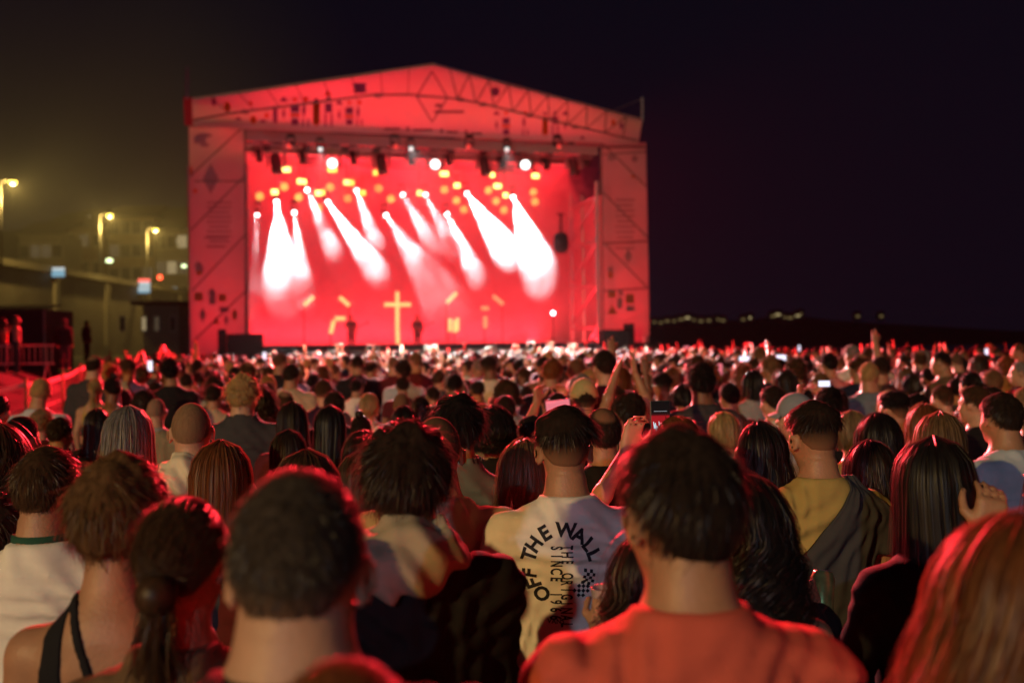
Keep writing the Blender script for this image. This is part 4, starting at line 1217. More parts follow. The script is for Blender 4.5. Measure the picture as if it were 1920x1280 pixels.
def short_hair(style, seed, nstr=3200, width=.0013):
    d, q, TH, PH = sphere_dirs()
    h = hairline(d, {'fluffy': 6, 'messy': 6, 'shag': 17}.get(style, 0))
    el = np.arcsin(np.clip(d[:, 2], -1, 1)); az = np.abs(np.arctan2(d[:, 0], -d[:, 1]))
    up = np.clip((el + .55) / 1.3, 0, 1)
    P = dict(crop=(.006, .009, .012), short=(.007, .016, .020), shag=(.011, .022, .02), fade=(.0018, .022, .022), quiff=(.003, .028, .022), fluffy=(.020, .032, .034), messy=(.014, .030, .030), stubble=(.0014, .0018, .003), ring=(.007, .007, .012), bald=(.0006, .0006, .0015), tied=(.010, .014, .010))[style]
    if style in ('fade', 'quiff'):
        s = np.clip((el - .10) / .30, 0, 1); s = s * s * (3 - 2 * s)
        th = P[0] + (P[1] - P[0]) * s + s * .008 * np.exp(-((el - .72) / .22) ** 2)
        den = np.clip((el + .52) / .62, .05, 1)
        den = np.where(s > .3, 1, den * .9)
    else:
        th = P[0] + (P[1] - P[0]) * up; den = np.ones(len(d))
        den = np.clip(h / (.5 if style == 'crop' else .2), .12 if style == 'crop' else .25, 1)
        if style == 'stubble': den = den * .55
        if style == 'bald': den = den * .18
    nz = fnoise(d, dict(fluffy=9, messy=11).get(style, 7), seed)
    th = th * (1 + dict(shag=.30, fluffy=.36, messy=.42, quiff=.16, fade=.14, short=.26, crop=.12, tied=.05).get(style, .03) * nz)
    if style == 'fluffy': th = th * (1 - .25 * np.clip(-el, 0, .6))
    if style == 'ring':
        cr = np.array([0, -.45, .89]); c = d @ cr
        bald = np.clip((c - .80) / .10, 0, 1); th = th * (1 - bald); den = den * (1 - .92 * bald)
    edge = np.clip(h / .10, 0, 1); edge = edge * edge * (3 - 2 * edge)
    th = np.where(h > 0, th * (.15 + .85 * edge), 0) - np.where(h > 0, 0, .006)
    rad = skull_r(d) + th
    sv = d * rad[:, None] + SKC
    parts = [(sv, q, den)]
    r = np.random.default_rng(seed)
    if nstr:
        # roots on the shell
        c = r.normal(size=(nstr * 3, 3)); c = unit(c)
        hh = hairline(c, {'fluffy': 6, 'messy': 6, 'shag': 17}.get(style, 0))
        # interpolate the thickness from the nearest grid vertex
        cth = np.arccos(np.clip(c[:, 2], -1, 1)); cph = np.arctan2(c[:, 0], -c[:, 1]) % (2 * math.pi)
        gi = np.clip((cth / (math.pi * .86) * 39).round().astype(int), 0, 39); gj = (cph / (2 * math.pi) * 64).round().astype(int) % 64
        g = gi * 64 + gj
        keep = (hh > .03) & (den[g] > .35 if style not in ('stubble', 'bald') else den[g] > .1)
        c = c[keep][:nstr]; g = g[keep][:nstr]; n = len(c)
        root = c * (skull_r(c) + np.maximum(th[g], 0) * .72)[:, None] + SKC
        crown = unit(np.array([0.12, -.55, .83]))
        flow = c - crown; flow = flow - (flow * c).sum(1, keepdims=True) * c; flow = unit(flow)
        if style == 'tied': 
            tgt = np.array([0, -.115, .0]) - root; flow = unit(tgt - (tgt * c).sum(1, keepdims=True) * c)
        if style == 'quiff': flow = unit(flow + np.array([.7, .2, 0]) * np.clip(c[:, 2:3], 0, 1))
        L = dict(shag=.034, crop=.011, short=.022, fade=.024, quiff=.034, fluffy=.046, messy=.044, stubble=.004, ring=.010, bald=.0025, tied=.05)[style]
        lift = dict(shag=.22, crop=.9, short=.35, fade=.3, quiff=.3, fluffy=.22, messy=.3, stubble=.9, ring=.6, bald=.9, tied=.04)[style]
        curlA = dict(shag=.25, fluffy=.40, messy=.55, short=.25, quiff=.12, tied=.05).get(style, .2)
        LL = L * r.uniform(.5, 1.4, n) * np.clip((.0 if style in ('fade', 'quiff') else .4) + th[g] / max(P[1], .004) * (.9 if style in ('fade', 'quiff') else .6), .10 if style in ('fade', 'quiff') else .35, 1.2)
        fly = r.random(n) < .045
        LL = np.where(fly, LL * 1.5, LL)
        rnd = unit(r.normal(size=(n, 3)))
        ck = fnoise(c, 16, seed + 5)[:, None]
        dirn = unit(c * lift + flow * (1 + .3 * ck) + rnd * (curlA + .25 * fly[:, None]) + np.cross(c, flow) * ck * .5)
        m = 4; s = np.linspace(0, 1, m)
        Pp = root[:, None, :] + dirn[:, None, :] * (s[None, :, None] * LL[:, None, None])
        bend = unit(flow * 1.0 - c * .75 + np.array([0, 0, -.35]) + np.roll(rnd, 1, 0) * curlA)
        Pp = Pp + bend[:, None, :] * ((s ** 2)[None, :, None] * (LL * .5)[:, None, None])
        nr = unit(c + r.normal(size=(n, 3)) * .5)
        w = width * r.uniform(.6, 1.5, n)
        rv, rq = ribbons(Pp, w, nr[:, None, :] * np.ones((1, m, 1)))
        parts.append((rv, rq, np.full(len(rv), 2.0) if style not in ('stubble', 'bald') else np.full(len(rv), .6)))
    return parts
def long_path(ph, off, length, style, s):
    """strand path: over the skull from the parting, then hanging; ph azimuth (0 = back), s in 0..1"""
    ph = ph[:, None]; off = off[:, None]; s = s[None, :]
    over = .42 if style != 'bob' else .55
    th = np.clip(s / over, 0, 1) * R(96) + .05
    d = np.stack([np.sin(th) * np.sin(ph), -np.sin(th) * np.cos(ph), np.cos(th) * np.ones_like(ph)], -1)
    rr = 1.0 / np.sqrt(((d / SKR) ** 2).sum(-1)) + .011 + off + .010 * np.sin(th)
    P = d * rr[..., None] + SKC
    hang = np.clip((s - over) / (1 - over), 0, 1)
    # hanging part
    x0 = P[..., 0]; y0 = P[..., 1]
    back = np.clip(np.cos(ph), -.2, 1)
    spread = dict(long=1.04, wavy=1.16, curly=1.32, bob=.90).get(style, 1.0)
    P[..., 0] = x0 * (1 + (spread - 1) * hang) + 0
    P[..., 1] = y0 + hang * (-.045 * back) + np.where(back < .25, .02 * hang, 0)
    P[..., 2] = P[..., 2] - hang * length
    if style == 'bob':
        P[..., 0] *= 1 - .22 * hang ** 2; P[..., 1] = np.where(y0 < 0, P[..., 1] + .05 * hang ** 2, P[..., 1])
    return P
def long_hair(style, seed, nstr=1500, width=.0016, length=.30, side_len=None):
    r = np.random.default_rng(seed)
    lim = R(118)
    def ln(ph): 
        return length * (1 - .18 * np.abs(ph) / lim)
    # under-shell
    nph, m = 49, 16
    ph = np.linspace(-lim, lim, nph); s = np.linspace(0, 1, m)
    amp = dict(long=.004, wavy=.010, curly=.016, bob=.005)[style]
    off = -.004 + amp * .25 * np.sin(ph * 9 + seed)
    P = long_path(ph, off, ln(ph)[:, None] * .96, style, s)
    j = np.arange(nph - 1)[:, None] * m; i = np.arange(m - 1)[None, :]
    q = np.stack([j + i, j + i + 1, j + m + i + 1, j + m + i], -1).reshape(-1, 4)
    parts = [(P.reshape(-1, 3), q, np.ones(nph * m))]
    # front hairline cap
    d, qs, TH, PH = sphere_dirs(28, 48)
    h = hairline(d); th = np.where(h > 0, .012 * np.clip(h / .12, 0, 1), -.006)
    parts.append((d * (skull_r(d) + th)[:, None] + SKC, qs, np.ones(len(d))))
    ncl = 70 if style in ('curly', 'wavy') else 120
    cph = np.sort(r.uniform(-lim, lim, ncl))
    cl = r.integers(0, ncl, nstr)
    ph = r.uniform(-lim, lim, nstr); 
    cl = np.abs(cph[None, :] - ph[:, None]).argmin(1) if nstr < 6000 else cl
    off = np.abs(r.normal(0, 1, nstr)) * amp * .9 + .001 + amp * .8 * (1 + np.sin(ph * 9 + seed)) * .3
    L = ln(ph) * r.uniform(.82, 1.06, nstr)
    m = {'curly': 20, 'wavy': 14}.get(style, 9)
    s = np.linspace(0, 1, m)
    gather = {'bob': .12, 'long': .28}.get(style, .5)
    P0 = long_path(ph, off, L[:, None], style, s)
    P1 = long_path(cph[cl], off * .6 + .002, L[:, None], style, s)
    wgt = (np.clip((s - .3) / .7, 0, 1) * gather)[None, :, None]
    P = P0 * (1 - wgt) + P1 * wgt
    if style in ('curly', 'wavy'):
        A = (.024 if style == 'curly' else .011); turns = 27 if style == 'curly' else 10
        pc = r.uniform(0, 6.28, ncl)[cl]; pj = r.normal(0, .8 if style == 'curly' else .5, nstr)
        aa = (pc + pj)[:, None] + s[None, :] * turns
        env = np.clip((s - .25) / .3, 0, 1)[None, :] * A
        tan = np.stack([np.cos(ph), np.sin(ph), 0 * ph], -1); rad = np.stack([np.sin(ph), -np.cos(ph), 0 * ph], -1)
        P = P + tan[:, None, :] * (np.cos(aa) * env)[..., None] + rad[:, None, :] * ((np.sin(aa) * .7 + .5) * env)[..., None]
    fl = r.random(nstr) < .06
    jit = r.normal(size=(nstr, 3)) * np.where(fl, .020, .003)[:, None]
    P = P + jit[:, None, :] * (s ** 1.2)[None, :, None]
    outw = np.stack([np.sin(ph), -np.cos(ph), 0 * ph + .3], -1) + r.normal(size=(nstr, 3)) * .4
    v, q = ribbons(P, width * r.uniform(.6, 1.6, nstr), unit(outw)[:, None, :] * np.ones((1, m, 1)))
    parts.append((v, q, np.full(len(v), 2.0)))
    return parts
def tail(base, length, seed, n=350, spread=.03, width=.0018, bun=False):
    r = np.random.default_rng(seed); base = np.array(base)
    m = 12; s = np.linspace(0, 1, m)
    if bun:
        # coil of strands wound into a knot
        c = base + np.array([0, -.025, 0]); P = np.zeros((n, m, 3))
        ax = unit(r.normal(size=(n, 3)) + np.array([0, 1.4, 0])); e = unit(np.cross(ax, r.normal(size=(n, 3)))); g = np.cross(ax, e)
        rad = .036 * r.uniform(.85, 1.05, (n, 1, 1))
        a = (s * 2.6)[None, :, None]
        P = c + (e[:, None, :] * np.cos(a) + g[:, None, :] * np.sin(a)) * rad
        nr = unit(P - c)
    else:
        o = r.normal(size=(n, 3)) * .010; tip = r.normal(size=(n, 3)) * spread * np.array([1, .6, .5])
        L = length * r.uniform(.75, 1.05, n)
        P = base + o[:, None, :] + tip[:, None, :] * (s ** 1.3)[None, :, None]
        P[..., 1] += -.030 * np.sin(np.pi * np.clip(s * 1.6, 0, 1))[None, :]
        P[..., 2] += .018 * np.sin(np.pi * np.clip(s * 3, 0, 1))[None, :] - L[:, None] * (s ** 1.15)[None, :]
        nr = unit(np.array([0, -1, .1]) + r.normal(size=(n, 1, 3)) * .6) * np.ones((1, m, 1))
    v, q = ribbons(P, width * r.uniform(.7, 1.6, n), nr, taper=not bun)
    return (v, q, np.full(len(v), 2.0))
def ball(c, rr, n=14):
    d, q, _, _ = sphere_dirs(n, 20)
    return (d * np.array(rr) + np.array(c), q, np.ones(len(d)))
HAIR = {}
def hair_mesh(style, seed=0, det=2):
    key = (style, seed, det)
    if key in HAIR: return HAIR[key]
    ns = {2: 2800, 1: 700, 0: 200}[det]; wd = {2: .0017, 1: .0035, 0: .005}[det]
    nl = {2: 1500, 1: 420, 0: 150}[det]; wl = {2: .0025, 1: .0048, 0: .007}[det]
    if style in ('long', 'wavy', 'curly', 'bob'):
        L = dict(long=.33, wavy=.27, curly=.25, bob=.115)[style]
        parts = long_hair(style, seed, int(nl * (.8 if style == 'curly' else 1)), wl, L)
    elif style == 'pixie': parts = long_hair('bob', seed, int(nl * 1.2), wl, .06)
    elif style == 'verylong': parts = long_hair('long', seed, nl, wl, .46)
    elif style == 'shoulder': parts = long_hair('long', seed, nl, wl, .17)
    elif style == 'afro':
        parts = long_hair('curly', seed, nl, wl, .08)
        d, q, TH, PH = sphere_dirs(); h = hairline(d, 14)
        th = np.where(h > -.05, .055 * (1 + .2 * fnoise(d, 12, seed)) * np.clip((h + .05) / .3, 0, 1), -.006)
        parts.append((d * (skull_r(d) + th)[:, None] + SKC, q, np.ones(len(d))))
    elif style == 'ponytail': parts = short_hair('tied', seed, ns, wd) + [ball((0, -.118, .0), (.02, .02, .02)), tail((0, -.125, .0), .30, seed, nl // 3, width=wl)]
    elif style == 'lowbun': parts = short_hair('tied', seed, ns, wd) + [ball((0, -.122, -.035), (.034, .03, .034)), tail((0, -.115, -.035), .3, seed, nl // 2, bun=True, width=wl * 1.4), tail((.0, -.118, -.05), .26, seed + 1, nl // 5, .035, wl)]
    elif style == 'topbun': parts = short_hair('tied', seed, ns, wd) + [ball((0, -.07, .135), (.034, .034, .032)), tail((0, -.045, .135), .3, seed, nl // 2, bun=True, width=wl * 1.4)]
    else: parts = short_hair(style, seed, ns, wd)
    v, q, den = join(parts)
    me = fast_mesh('hair', v, q)
    at = me.attributes.new('hair_amount', 'FLOAT', 'POINT')
    at.data.foreach_set('value', np.asarray(den, dtype=np.float32))
    HAIR[key] = me
    return me
SKIN = {}
def skin_mat(tone):
    if tone in SKIN: return SKIN[tone]
    col = dict(fair=(.43, .25, .165), tan=(.34, .18, .105), olive=(.27, .14, .08), brown=(.16, .08, .045))[tone]
    m = mat('skin ' + tone, col, .48, .35, noise=.30, nscale=18, bump=.35, bscale=140)
    SKIN[tone] = (m, col)
    return SKIN[tone]
HM = {}
HCOL = dict(ash=(.042, .032, .025), chestnut=(.09, .048, .022), black=(.010, .008, .008), dark=(.020, .013, .010), brown=(.045, .024, .013), light=(.12, .07, .035), auburn=(.13, .045, .016), blond=(.30, .20, .085), grey=(.17, .16, .15), sandy=(.17, .115, .06))
def hair_mat(col, tone):
    key = (col, tone)
    if key in HM: return HM[key]
    c = HCOL[col]; sk = skin_mat(tone)[1]
    m, nt, b = node_mat('hair %s %s' % (col, tone))
    b.inputs['Roughness'].default_value = .42
    b.inputs['Specular IOR Level'].default_value = .45
    at = nt.nodes.new('ShaderNodeAttribute'); at.attribute_name = 'hair_amount'
    tc = nt.nodes.new('ShaderNodeTexCoord'); mp = nt.nodes.new('ShaderNodeMapping'); mp.inputs['Scale'].default_value = (60, 60, 9)
    nz = nt.nodes.new('ShaderNodeTexNoise'); nz.inputs['Scale'].default_value = 1.6; nz.inputs['Detail'].default_value = 3
    nt.links.new(tc.outputs['Object'], mp.inputs[0]); nt.links.new(mp.outputs[0], nz.inputs['Vector'])
    v = nt.nodes.new('ShaderNodeMix'); v.data_type = 'RGBA'
    v.inputs[6].default_value = (*[x * .25 for x in c], 1); v.inputs[7].default_value = (*[min(1, x * 2.3) for x in c], 1)
    nt.links.new(nz.outputs['Fac'], v.inputs[0])
    mx = nt.nodes.new('ShaderNodeMix'); mx.data_type = 'RGBA'
    mx.inputs[6].default_value = (*[x * .8 for x in sk], 1)
    nt.links.new(at.outputs['Fac'], mx.inputs[0]); nt.links.new(v.outputs[2], mx.inputs[7])
    nt.links.new(mx.outputs[2], b.inputs['Base Color'])
    rg = nt.nodes.new('ShaderNodeMapRange'); rg.inputs['From Min'].default_value = 1.0; rg.inputs['From Max'].default_value = 2.0
    rg.inputs['To Min'].default_value = .95; rg.inputs['To Max'].default_value = .43
    nt.links.new(at.outputs['Fac'], rg.inputs['Value']); nt.links.new(rg.outputs[0], b.inputs['Roughness'])
    sg = nt.nodes.new('ShaderNodeMapRange'); sg.inputs['From Min'].default_value = 1.0; sg.inputs['From Max'].default_value = 2.0
    sg.inputs['To Min'].default_value = .05; sg.inputs['To Max'].default_value = .36
    nt.links.new(at.outputs['Fac'], sg.inputs['Value']); nt.links.new(sg.outputs[0], b.inputs['Specular IOR Level'])
    tr = nt.nodes.new('ShaderNodeBsdfTranslucent')
    br_ = nt.nodes.new('ShaderNodeMix'); br_.data_type = 'RGBA'; br_.blend_type = 'ADD'; br_.inputs[0].default_value = 1
    nt.links.new(mx.outputs[2], br_.inputs[6]); br_.inputs[7].default_value = (.10, .085, .075, 1)
    nt.links.new(br_.outputs[2], tr.inputs['Color'])
    ms = nt.nodes.new('ShaderNodeMixShader'); ms.inputs[0].default_value = .33
    nt.links.new(b.outputs[0], ms.inputs[1]); nt.links.new(tr.outputs[0], ms.inputs[2])
    nt.links.new(ms.outputs[0], nt.nodes['Material Output'].inputs['Surface'])
    HM[key] = m
    return m
CLO = dict(white=(.72, .69, .62), cream=(.62, .56, .42), grey=(.30, .30, .31), black=(.012, .012, .014), navy=(.015, .02, .045), red=(.50, .095, .065), mustard=(.36, .27, .09), olive=(.16, .15, .07), beige=(.45, .37, .25), denim=(.12, .16, .20), brown=(.13, .08, .045), teal=(.04, .11, .10), lightblue=(.42, .48, .55), maroon=(.09, .015, .02), pink=(.42, .2, .2), charcoal=(.045, .045, .05), green=(.02, .07, .045), purple=(.10, .02, .10))
def cloth(col): return mat('cloth ' + col, CLO[col], .88, .15, noise=.10, nscale=30, bump=.25, bscale=420)
BODY = {}; TOPS = {}; MISC = {}
def get_body(build, pose, yaw, pitch, roll, fine, drop=.03):
    key = (build, pose, yaw, pitch, roll, fine, drop)
    if key not in BODY:
        v, q, T, A = body_mesh(*key)
        BODY[key] = (fast_mesh('body', v, q), T, A)
    return BODY[key]
def get_top(build, pose, kind, seed, fine):
    key = (build, pose, kind, seed, fine)
    if key not in TOPS:
        v, q = top_mesh(build, pose, kind, seed, fine)
        TOPS[key] = fast_mesh('top', v, q)
    return TOPS[key]
def misc(name, fn):
    if name not in MISC: MISC[name] = fast_mesh(name, *fn())
    return MISC[name]
def cap_mesh():
    d, q, TH, PH = sphere_dirs(22, 40)
    el = np.arcsin(np.clip(d[:, 2], -1, 1)); az = np.abs(np.arctan2(d[:, 0], -d[:, 1]))
    th = np.where(el > .0, .019 + .010 * np.clip(el, 0, 1), -.004)
    # arched opening at the back
    th = np.where((az < .5) & (el < .32 - az * .5), -.004, th)
    v = d * (skull_r(d) + th)[:, None] + SKC
    n = len(v)
    # peak
    a = np.linspace(-1.15, 1.15, 15); pv = []
    for r0, z in ((1.0, .022), (1.35, .020), (1.72, .008), (1.72, .004), (1.0, .016)):
        for t in a: pv.append((math.sin(t) * (.083 + .012 * (r0 - 1)), SKC[1] + .1 * math.cos(t) * (1 if r0 == 1 else r0) * (1 if r0 == 1.0 else 1), z - .012 * abs(t) * (r0 - 1) * 2 + .01))
    pv = np.array(pv); k = len(a); pq = []
    for r_ in range(4):
        for i in range(k - 1): pq.append((n + r_ * k + i, n + r_ * k + i + 1, n + (r_ + 1) * k + i + 1, n + (r_ + 1) * k + i))
    return np.concatenate([v, pv]), np.concatenate([q, np.array(pq)])
HW = dict(shag=.174, pixie=.192, crop=.166, short=.172, fade=.158, quiff=.160, fluffy=.200, messy=.195, stubble=.155, ring=.166, bald=.153, long=.190, verylong=.190, shoulder=.188, wavy=.20, curly=.215, bob=.190, afro=.25, ponytail=.172, lowbun=.172, topbun=.172, cap=.186)
HT = dict(shag=.022, pixie=.014, crop=.009, short=.016, fade=.022, quiff=.027, fluffy=.030, messy=.028, stubble=.002, ring=.004, bald=0, long=.014, verylong=.014, shoulder=.014, wavy=.02, curly=.025, bob=.014, afro=.06, ponytail=.014, lowbun=.014, topbun=.014, cap=.03)
STAGE_C = SM @ Vector((0, 3, 0))
PEOPLE = []      # (x, y, u, vtop, w, depth)
def person(X, Y, H, style, hcol='dark', top='tee', tcol='black', build='m', pose='down', turn=0., yaw=0., pitch=-2., roll=0., tone='tan', label=None, group=None, seed=0, det=2, fine=1.0, legs='charcoal', zg=0.0, face=True, name='person', drop=.03):
    """a standing person whose skin-top of the head is H metres above zg"""
    body, T, A = get_body(build, pose, yaw, pitch, roll, fine, drop)
    fx = math.atan2(-(STAGE_C.x - X), STAGE_C.y - Y) if face is True else face
    root = empty(name, (X, Y, zg), fx + R(turn), label, 'person', group)
    s = H / (1.78 - drop)
    root.scale = (s, s, s)
    link('body', body, root, skin_mat(tone)[0])
    hs = 'crop' if style == 'cap' else style
    if style != 'none':
        ho = link('hair', hair_mesh(hs, (seed % 3 if det == 2 else seed % 2) if det else 0, det), root, hair_mat(hcol, tone))
        ho.matrix_local = T
    if top: link({'tee': 'shirt', 'long': 'sweater', 'hoodie': 'hoodie', 'jacket': 'jacket', 'tank': 'vest_top', 'halter': 'halter_top', 'denim': 'denim_jacket'}[top], get_top(build, pose, top, (seed % 4 if fine <= 1.3 else seed % 2) if det else 0, fine if top != 'halter' else .6), root, cloth(tcol))
    link('trousers', misc('trousers', trousers_mesh), root, cloth(legs))
    if style == 'cap':
        c = link('cap', misc('cap', cap_mesh), root, None); c.matrix_local = T
    PEOPLE.append((X, Y))
    return root, T, A
# ================================================================== the audience that can be told apart
GR = 'people in the front of the crowd'
def at_px(u, v, w, style, Y=None):
    if Y is None: Y = FPX * HW[style] / w
    p = pix(u, v, Y)
    return p.x, Y, p.z - HT[style]
def hero(u, v, w, style, hcol, top, tcol, build, label, Y=None, **k):
    X, Y, H = at_px(u, v, w, style, Y)
    H = min(max(H, 1.47), 1.97)
    k.setdefault('det', 2 if Y < 5.2 else 1)
    k.setdefault('fine', 1.15 if Y < 2.45 else (1.5 if Y < 4.5 else 2.2))
    HEROES.append((u, v, FPX * HW[style] / Y, Y))
    return person(X, Y, H, style, hcol, top, tcol, build, label=label, **k)
HEROES = []
# --- nearest rows
hero(552, 884, 238, 'crop', 'ash', 'tee', 'black', 'b', 'man with cropped dark hair and black tee right behind the hooded jacket man', seed=1, tone='fair', yaw=-4, pitch=-4, drop=.055)
hero(1284, 801, 0, 'shag', 'dark', 'tee', 'red', 'm', 'man in a red tee with thick dark hair', Y=1.62, seed=2, yaw=12, pitch=-3, tone='tan', turn=0, drop=.036)
hero(336, 925, 0, 'lowbun', 'brown', 'long', 'brown', 'f', 'woman with dark hair pinned up over a hanging lock, in a brown top', Y=1.78, seed=1, tone='tan', yaw=-6)
hero(214, 850, 0, 'fluffy', 'chestnut', 'halter', 'black', 'f', 'short haired woman with a bare back in a black strappy sequin top', Y=2.08, seed=0, yaw=-10, tone='tan', pitch=-2)
hood_man = hero(760, 790, 0, 'fluffy', 'dark', 'hoodie', 'black', 'm', 'man in a black hooded jacket with its beige hood down', Y=2.32, seed=1, tone='tan', turn=10, yaw=-4, drop=.05, pose='front')
tee_man = hero(1058, 760, 94, 'quiff', 'dark', 'tee', 'white', 'm', 'young man in a white tee printed with large black lettering', seed=0, tone='tan', yaw=-3, pitch=-3, fine=1.0)
shirt_man = hero(82, 836, 115, 'short', 'brown', 'tee', 'white', 'm', 'man in a pale football shirt with a dark green collar', seed=0, tone='tan', yaw=-8)
must_man = hero(1530, 750, 82, 'fade', 'dark', 'tee', 'mustard', 'm', 'man in a mustard tee with a dark jacket slung over one shoulder', seed=2, tone='tan', yaw=4, pitch=-5, fine=1.0)
can_woman = hero(1754, 820, 0, 'verylong', 'black', 'long', 'black', 'f', 'woman with very long straight black hair holding a can', Y=2.55, seed=1, pose='can', tone='tan')
hero(1862, 972, 0, 'wavy', 'auburn', 'jacket', 'black', 'f', 'woman with loose reddish hair over a black jacket, head tilted', Y=1.4, seed=2, yaw=-10, roll=12, tone='fair', drop=.05)
cup_woman = hero(1398, 900, 0, 'curly', 'black', 'tank', 'maroon', 'f', 'curly dark haired woman with bare shoulders behind the red tee man', Y=2.35, seed=0, tone='tan', pose='down')
drinker = hero(1228, 1000, 0, 'curly', 'dark', 'tank', 'black', 'f', 'short curly haired woman between the lettered tee and the red tee', Y=2.2, seed=1, tone='tan', yaw=20, pose='cup')
hero(1425, 794, 0, 'wavy', 'black', 'long', 'black', 'f', 'woman with dark wavy hair turning her cheek to the stage', Y=3.95, seed=1, turn=38, tone='fair', yaw=8)
phone_woman = hero(1272, 776, 0, 'ponytail', 'auburn', 'tank', 'pink', 'f', 'woman with reddish tied hair raising a phone to film the stage', Y=3.45, seed=2, pose='phoneL', tone='fair')
hero(984, 826, 0, 'wavy', 'light', 'long', 'olive', 'f', 'woman with curled light brown hair beside the lettered tee', Y=3.7, seed=2, tone='fair')
hero(1130, 766, 0, 'ring', 'dark', 'tee', 'black', 'm', 'man with a bald patch and black tee beyond the lettered tee', Y=4.45, seed=0, tone='tan', pitch=4)
hero(858, 740, 0, 'messy', 'black', 'denim', 'denim', 'm', 'man with thick black hair and a washed denim collar', Y=3.95, seed=2, tone='tan')
hero(925, 755, 0, 'afro', 'black', 'jacket', 'black', 'f', 'person with a mass of black hair next to the denim collar', Y=5.0, seed=1)
hero(818, 783, 0, 'stubble', 'dark', 'tee', 'beige', 'b', 'shaven headed man in a beige tee beyond the hooded jacket', Y=3.25, seed=1, tone='tan')
hero(672, 848, 0, 'shoulder', 'brown', 'jacket', 'brown', 'f', 'small woman with straight brown hair and a brown leather jacket', Y=4.0, seed=1)
hero(572, 845, 0, 'long', 'brown', 'long', 'maroon', 'f', 'woman with flyaway brown hair hidden behind the cropped hair man', Y=2.65, seed=2, tone='fair')
hero(413, 826, 0, 'long', 'auburn', 'long', 'charcoal', 'f', 'woman with long straight auburn hair', Y=3.1, seed=0, tone='fair')
buzz_man = hero(358, 755, 72, 'stubble', 'sandy', 'hoodie', 'beige', 'm', 'man with buzzed sandy hair in a pale hooded top', seed=0, tone='fair', yaw=8)
hero(238, 764, 84, 'shoulder', 'grey', 'jacket', 'brown', 'm', 'grey haired person with hair to the collar', seed=2, tone='fair')
hero(454, 703, 0, 'messy', 'blond', 'jacket', 'charcoal', 'b', 'tall fair haired man in a dark jacket', Y=6.6, seed=0, tone='fair', yaw=-14)
hero(36, 780, 0, 'crop', 'black', 'long', 'navy', 'm', 'man in navy with close black hair by the fence', Y=5.0, seed=1, tone='olive', yaw=-20)
hero(-8, 803, 0, 'curly', 'brown', 'jacket', 'black', 'f', 'person with frizzy brown hair just inside the fence side', Y=3.5, seed=2)
hero(0, 925, 0, 'messy', 'dark', 'tee', 'black', 'f', 'dark haired person half hidden behind the football shirt', Y=2.9, seed=1)
hero(640, 1238, 0, 'crop', 'auburn', 'tee', 'maroon', 'f', 'small person with cropped auburn hair directly behind the cropped hair man', Y=.92, seed=2)
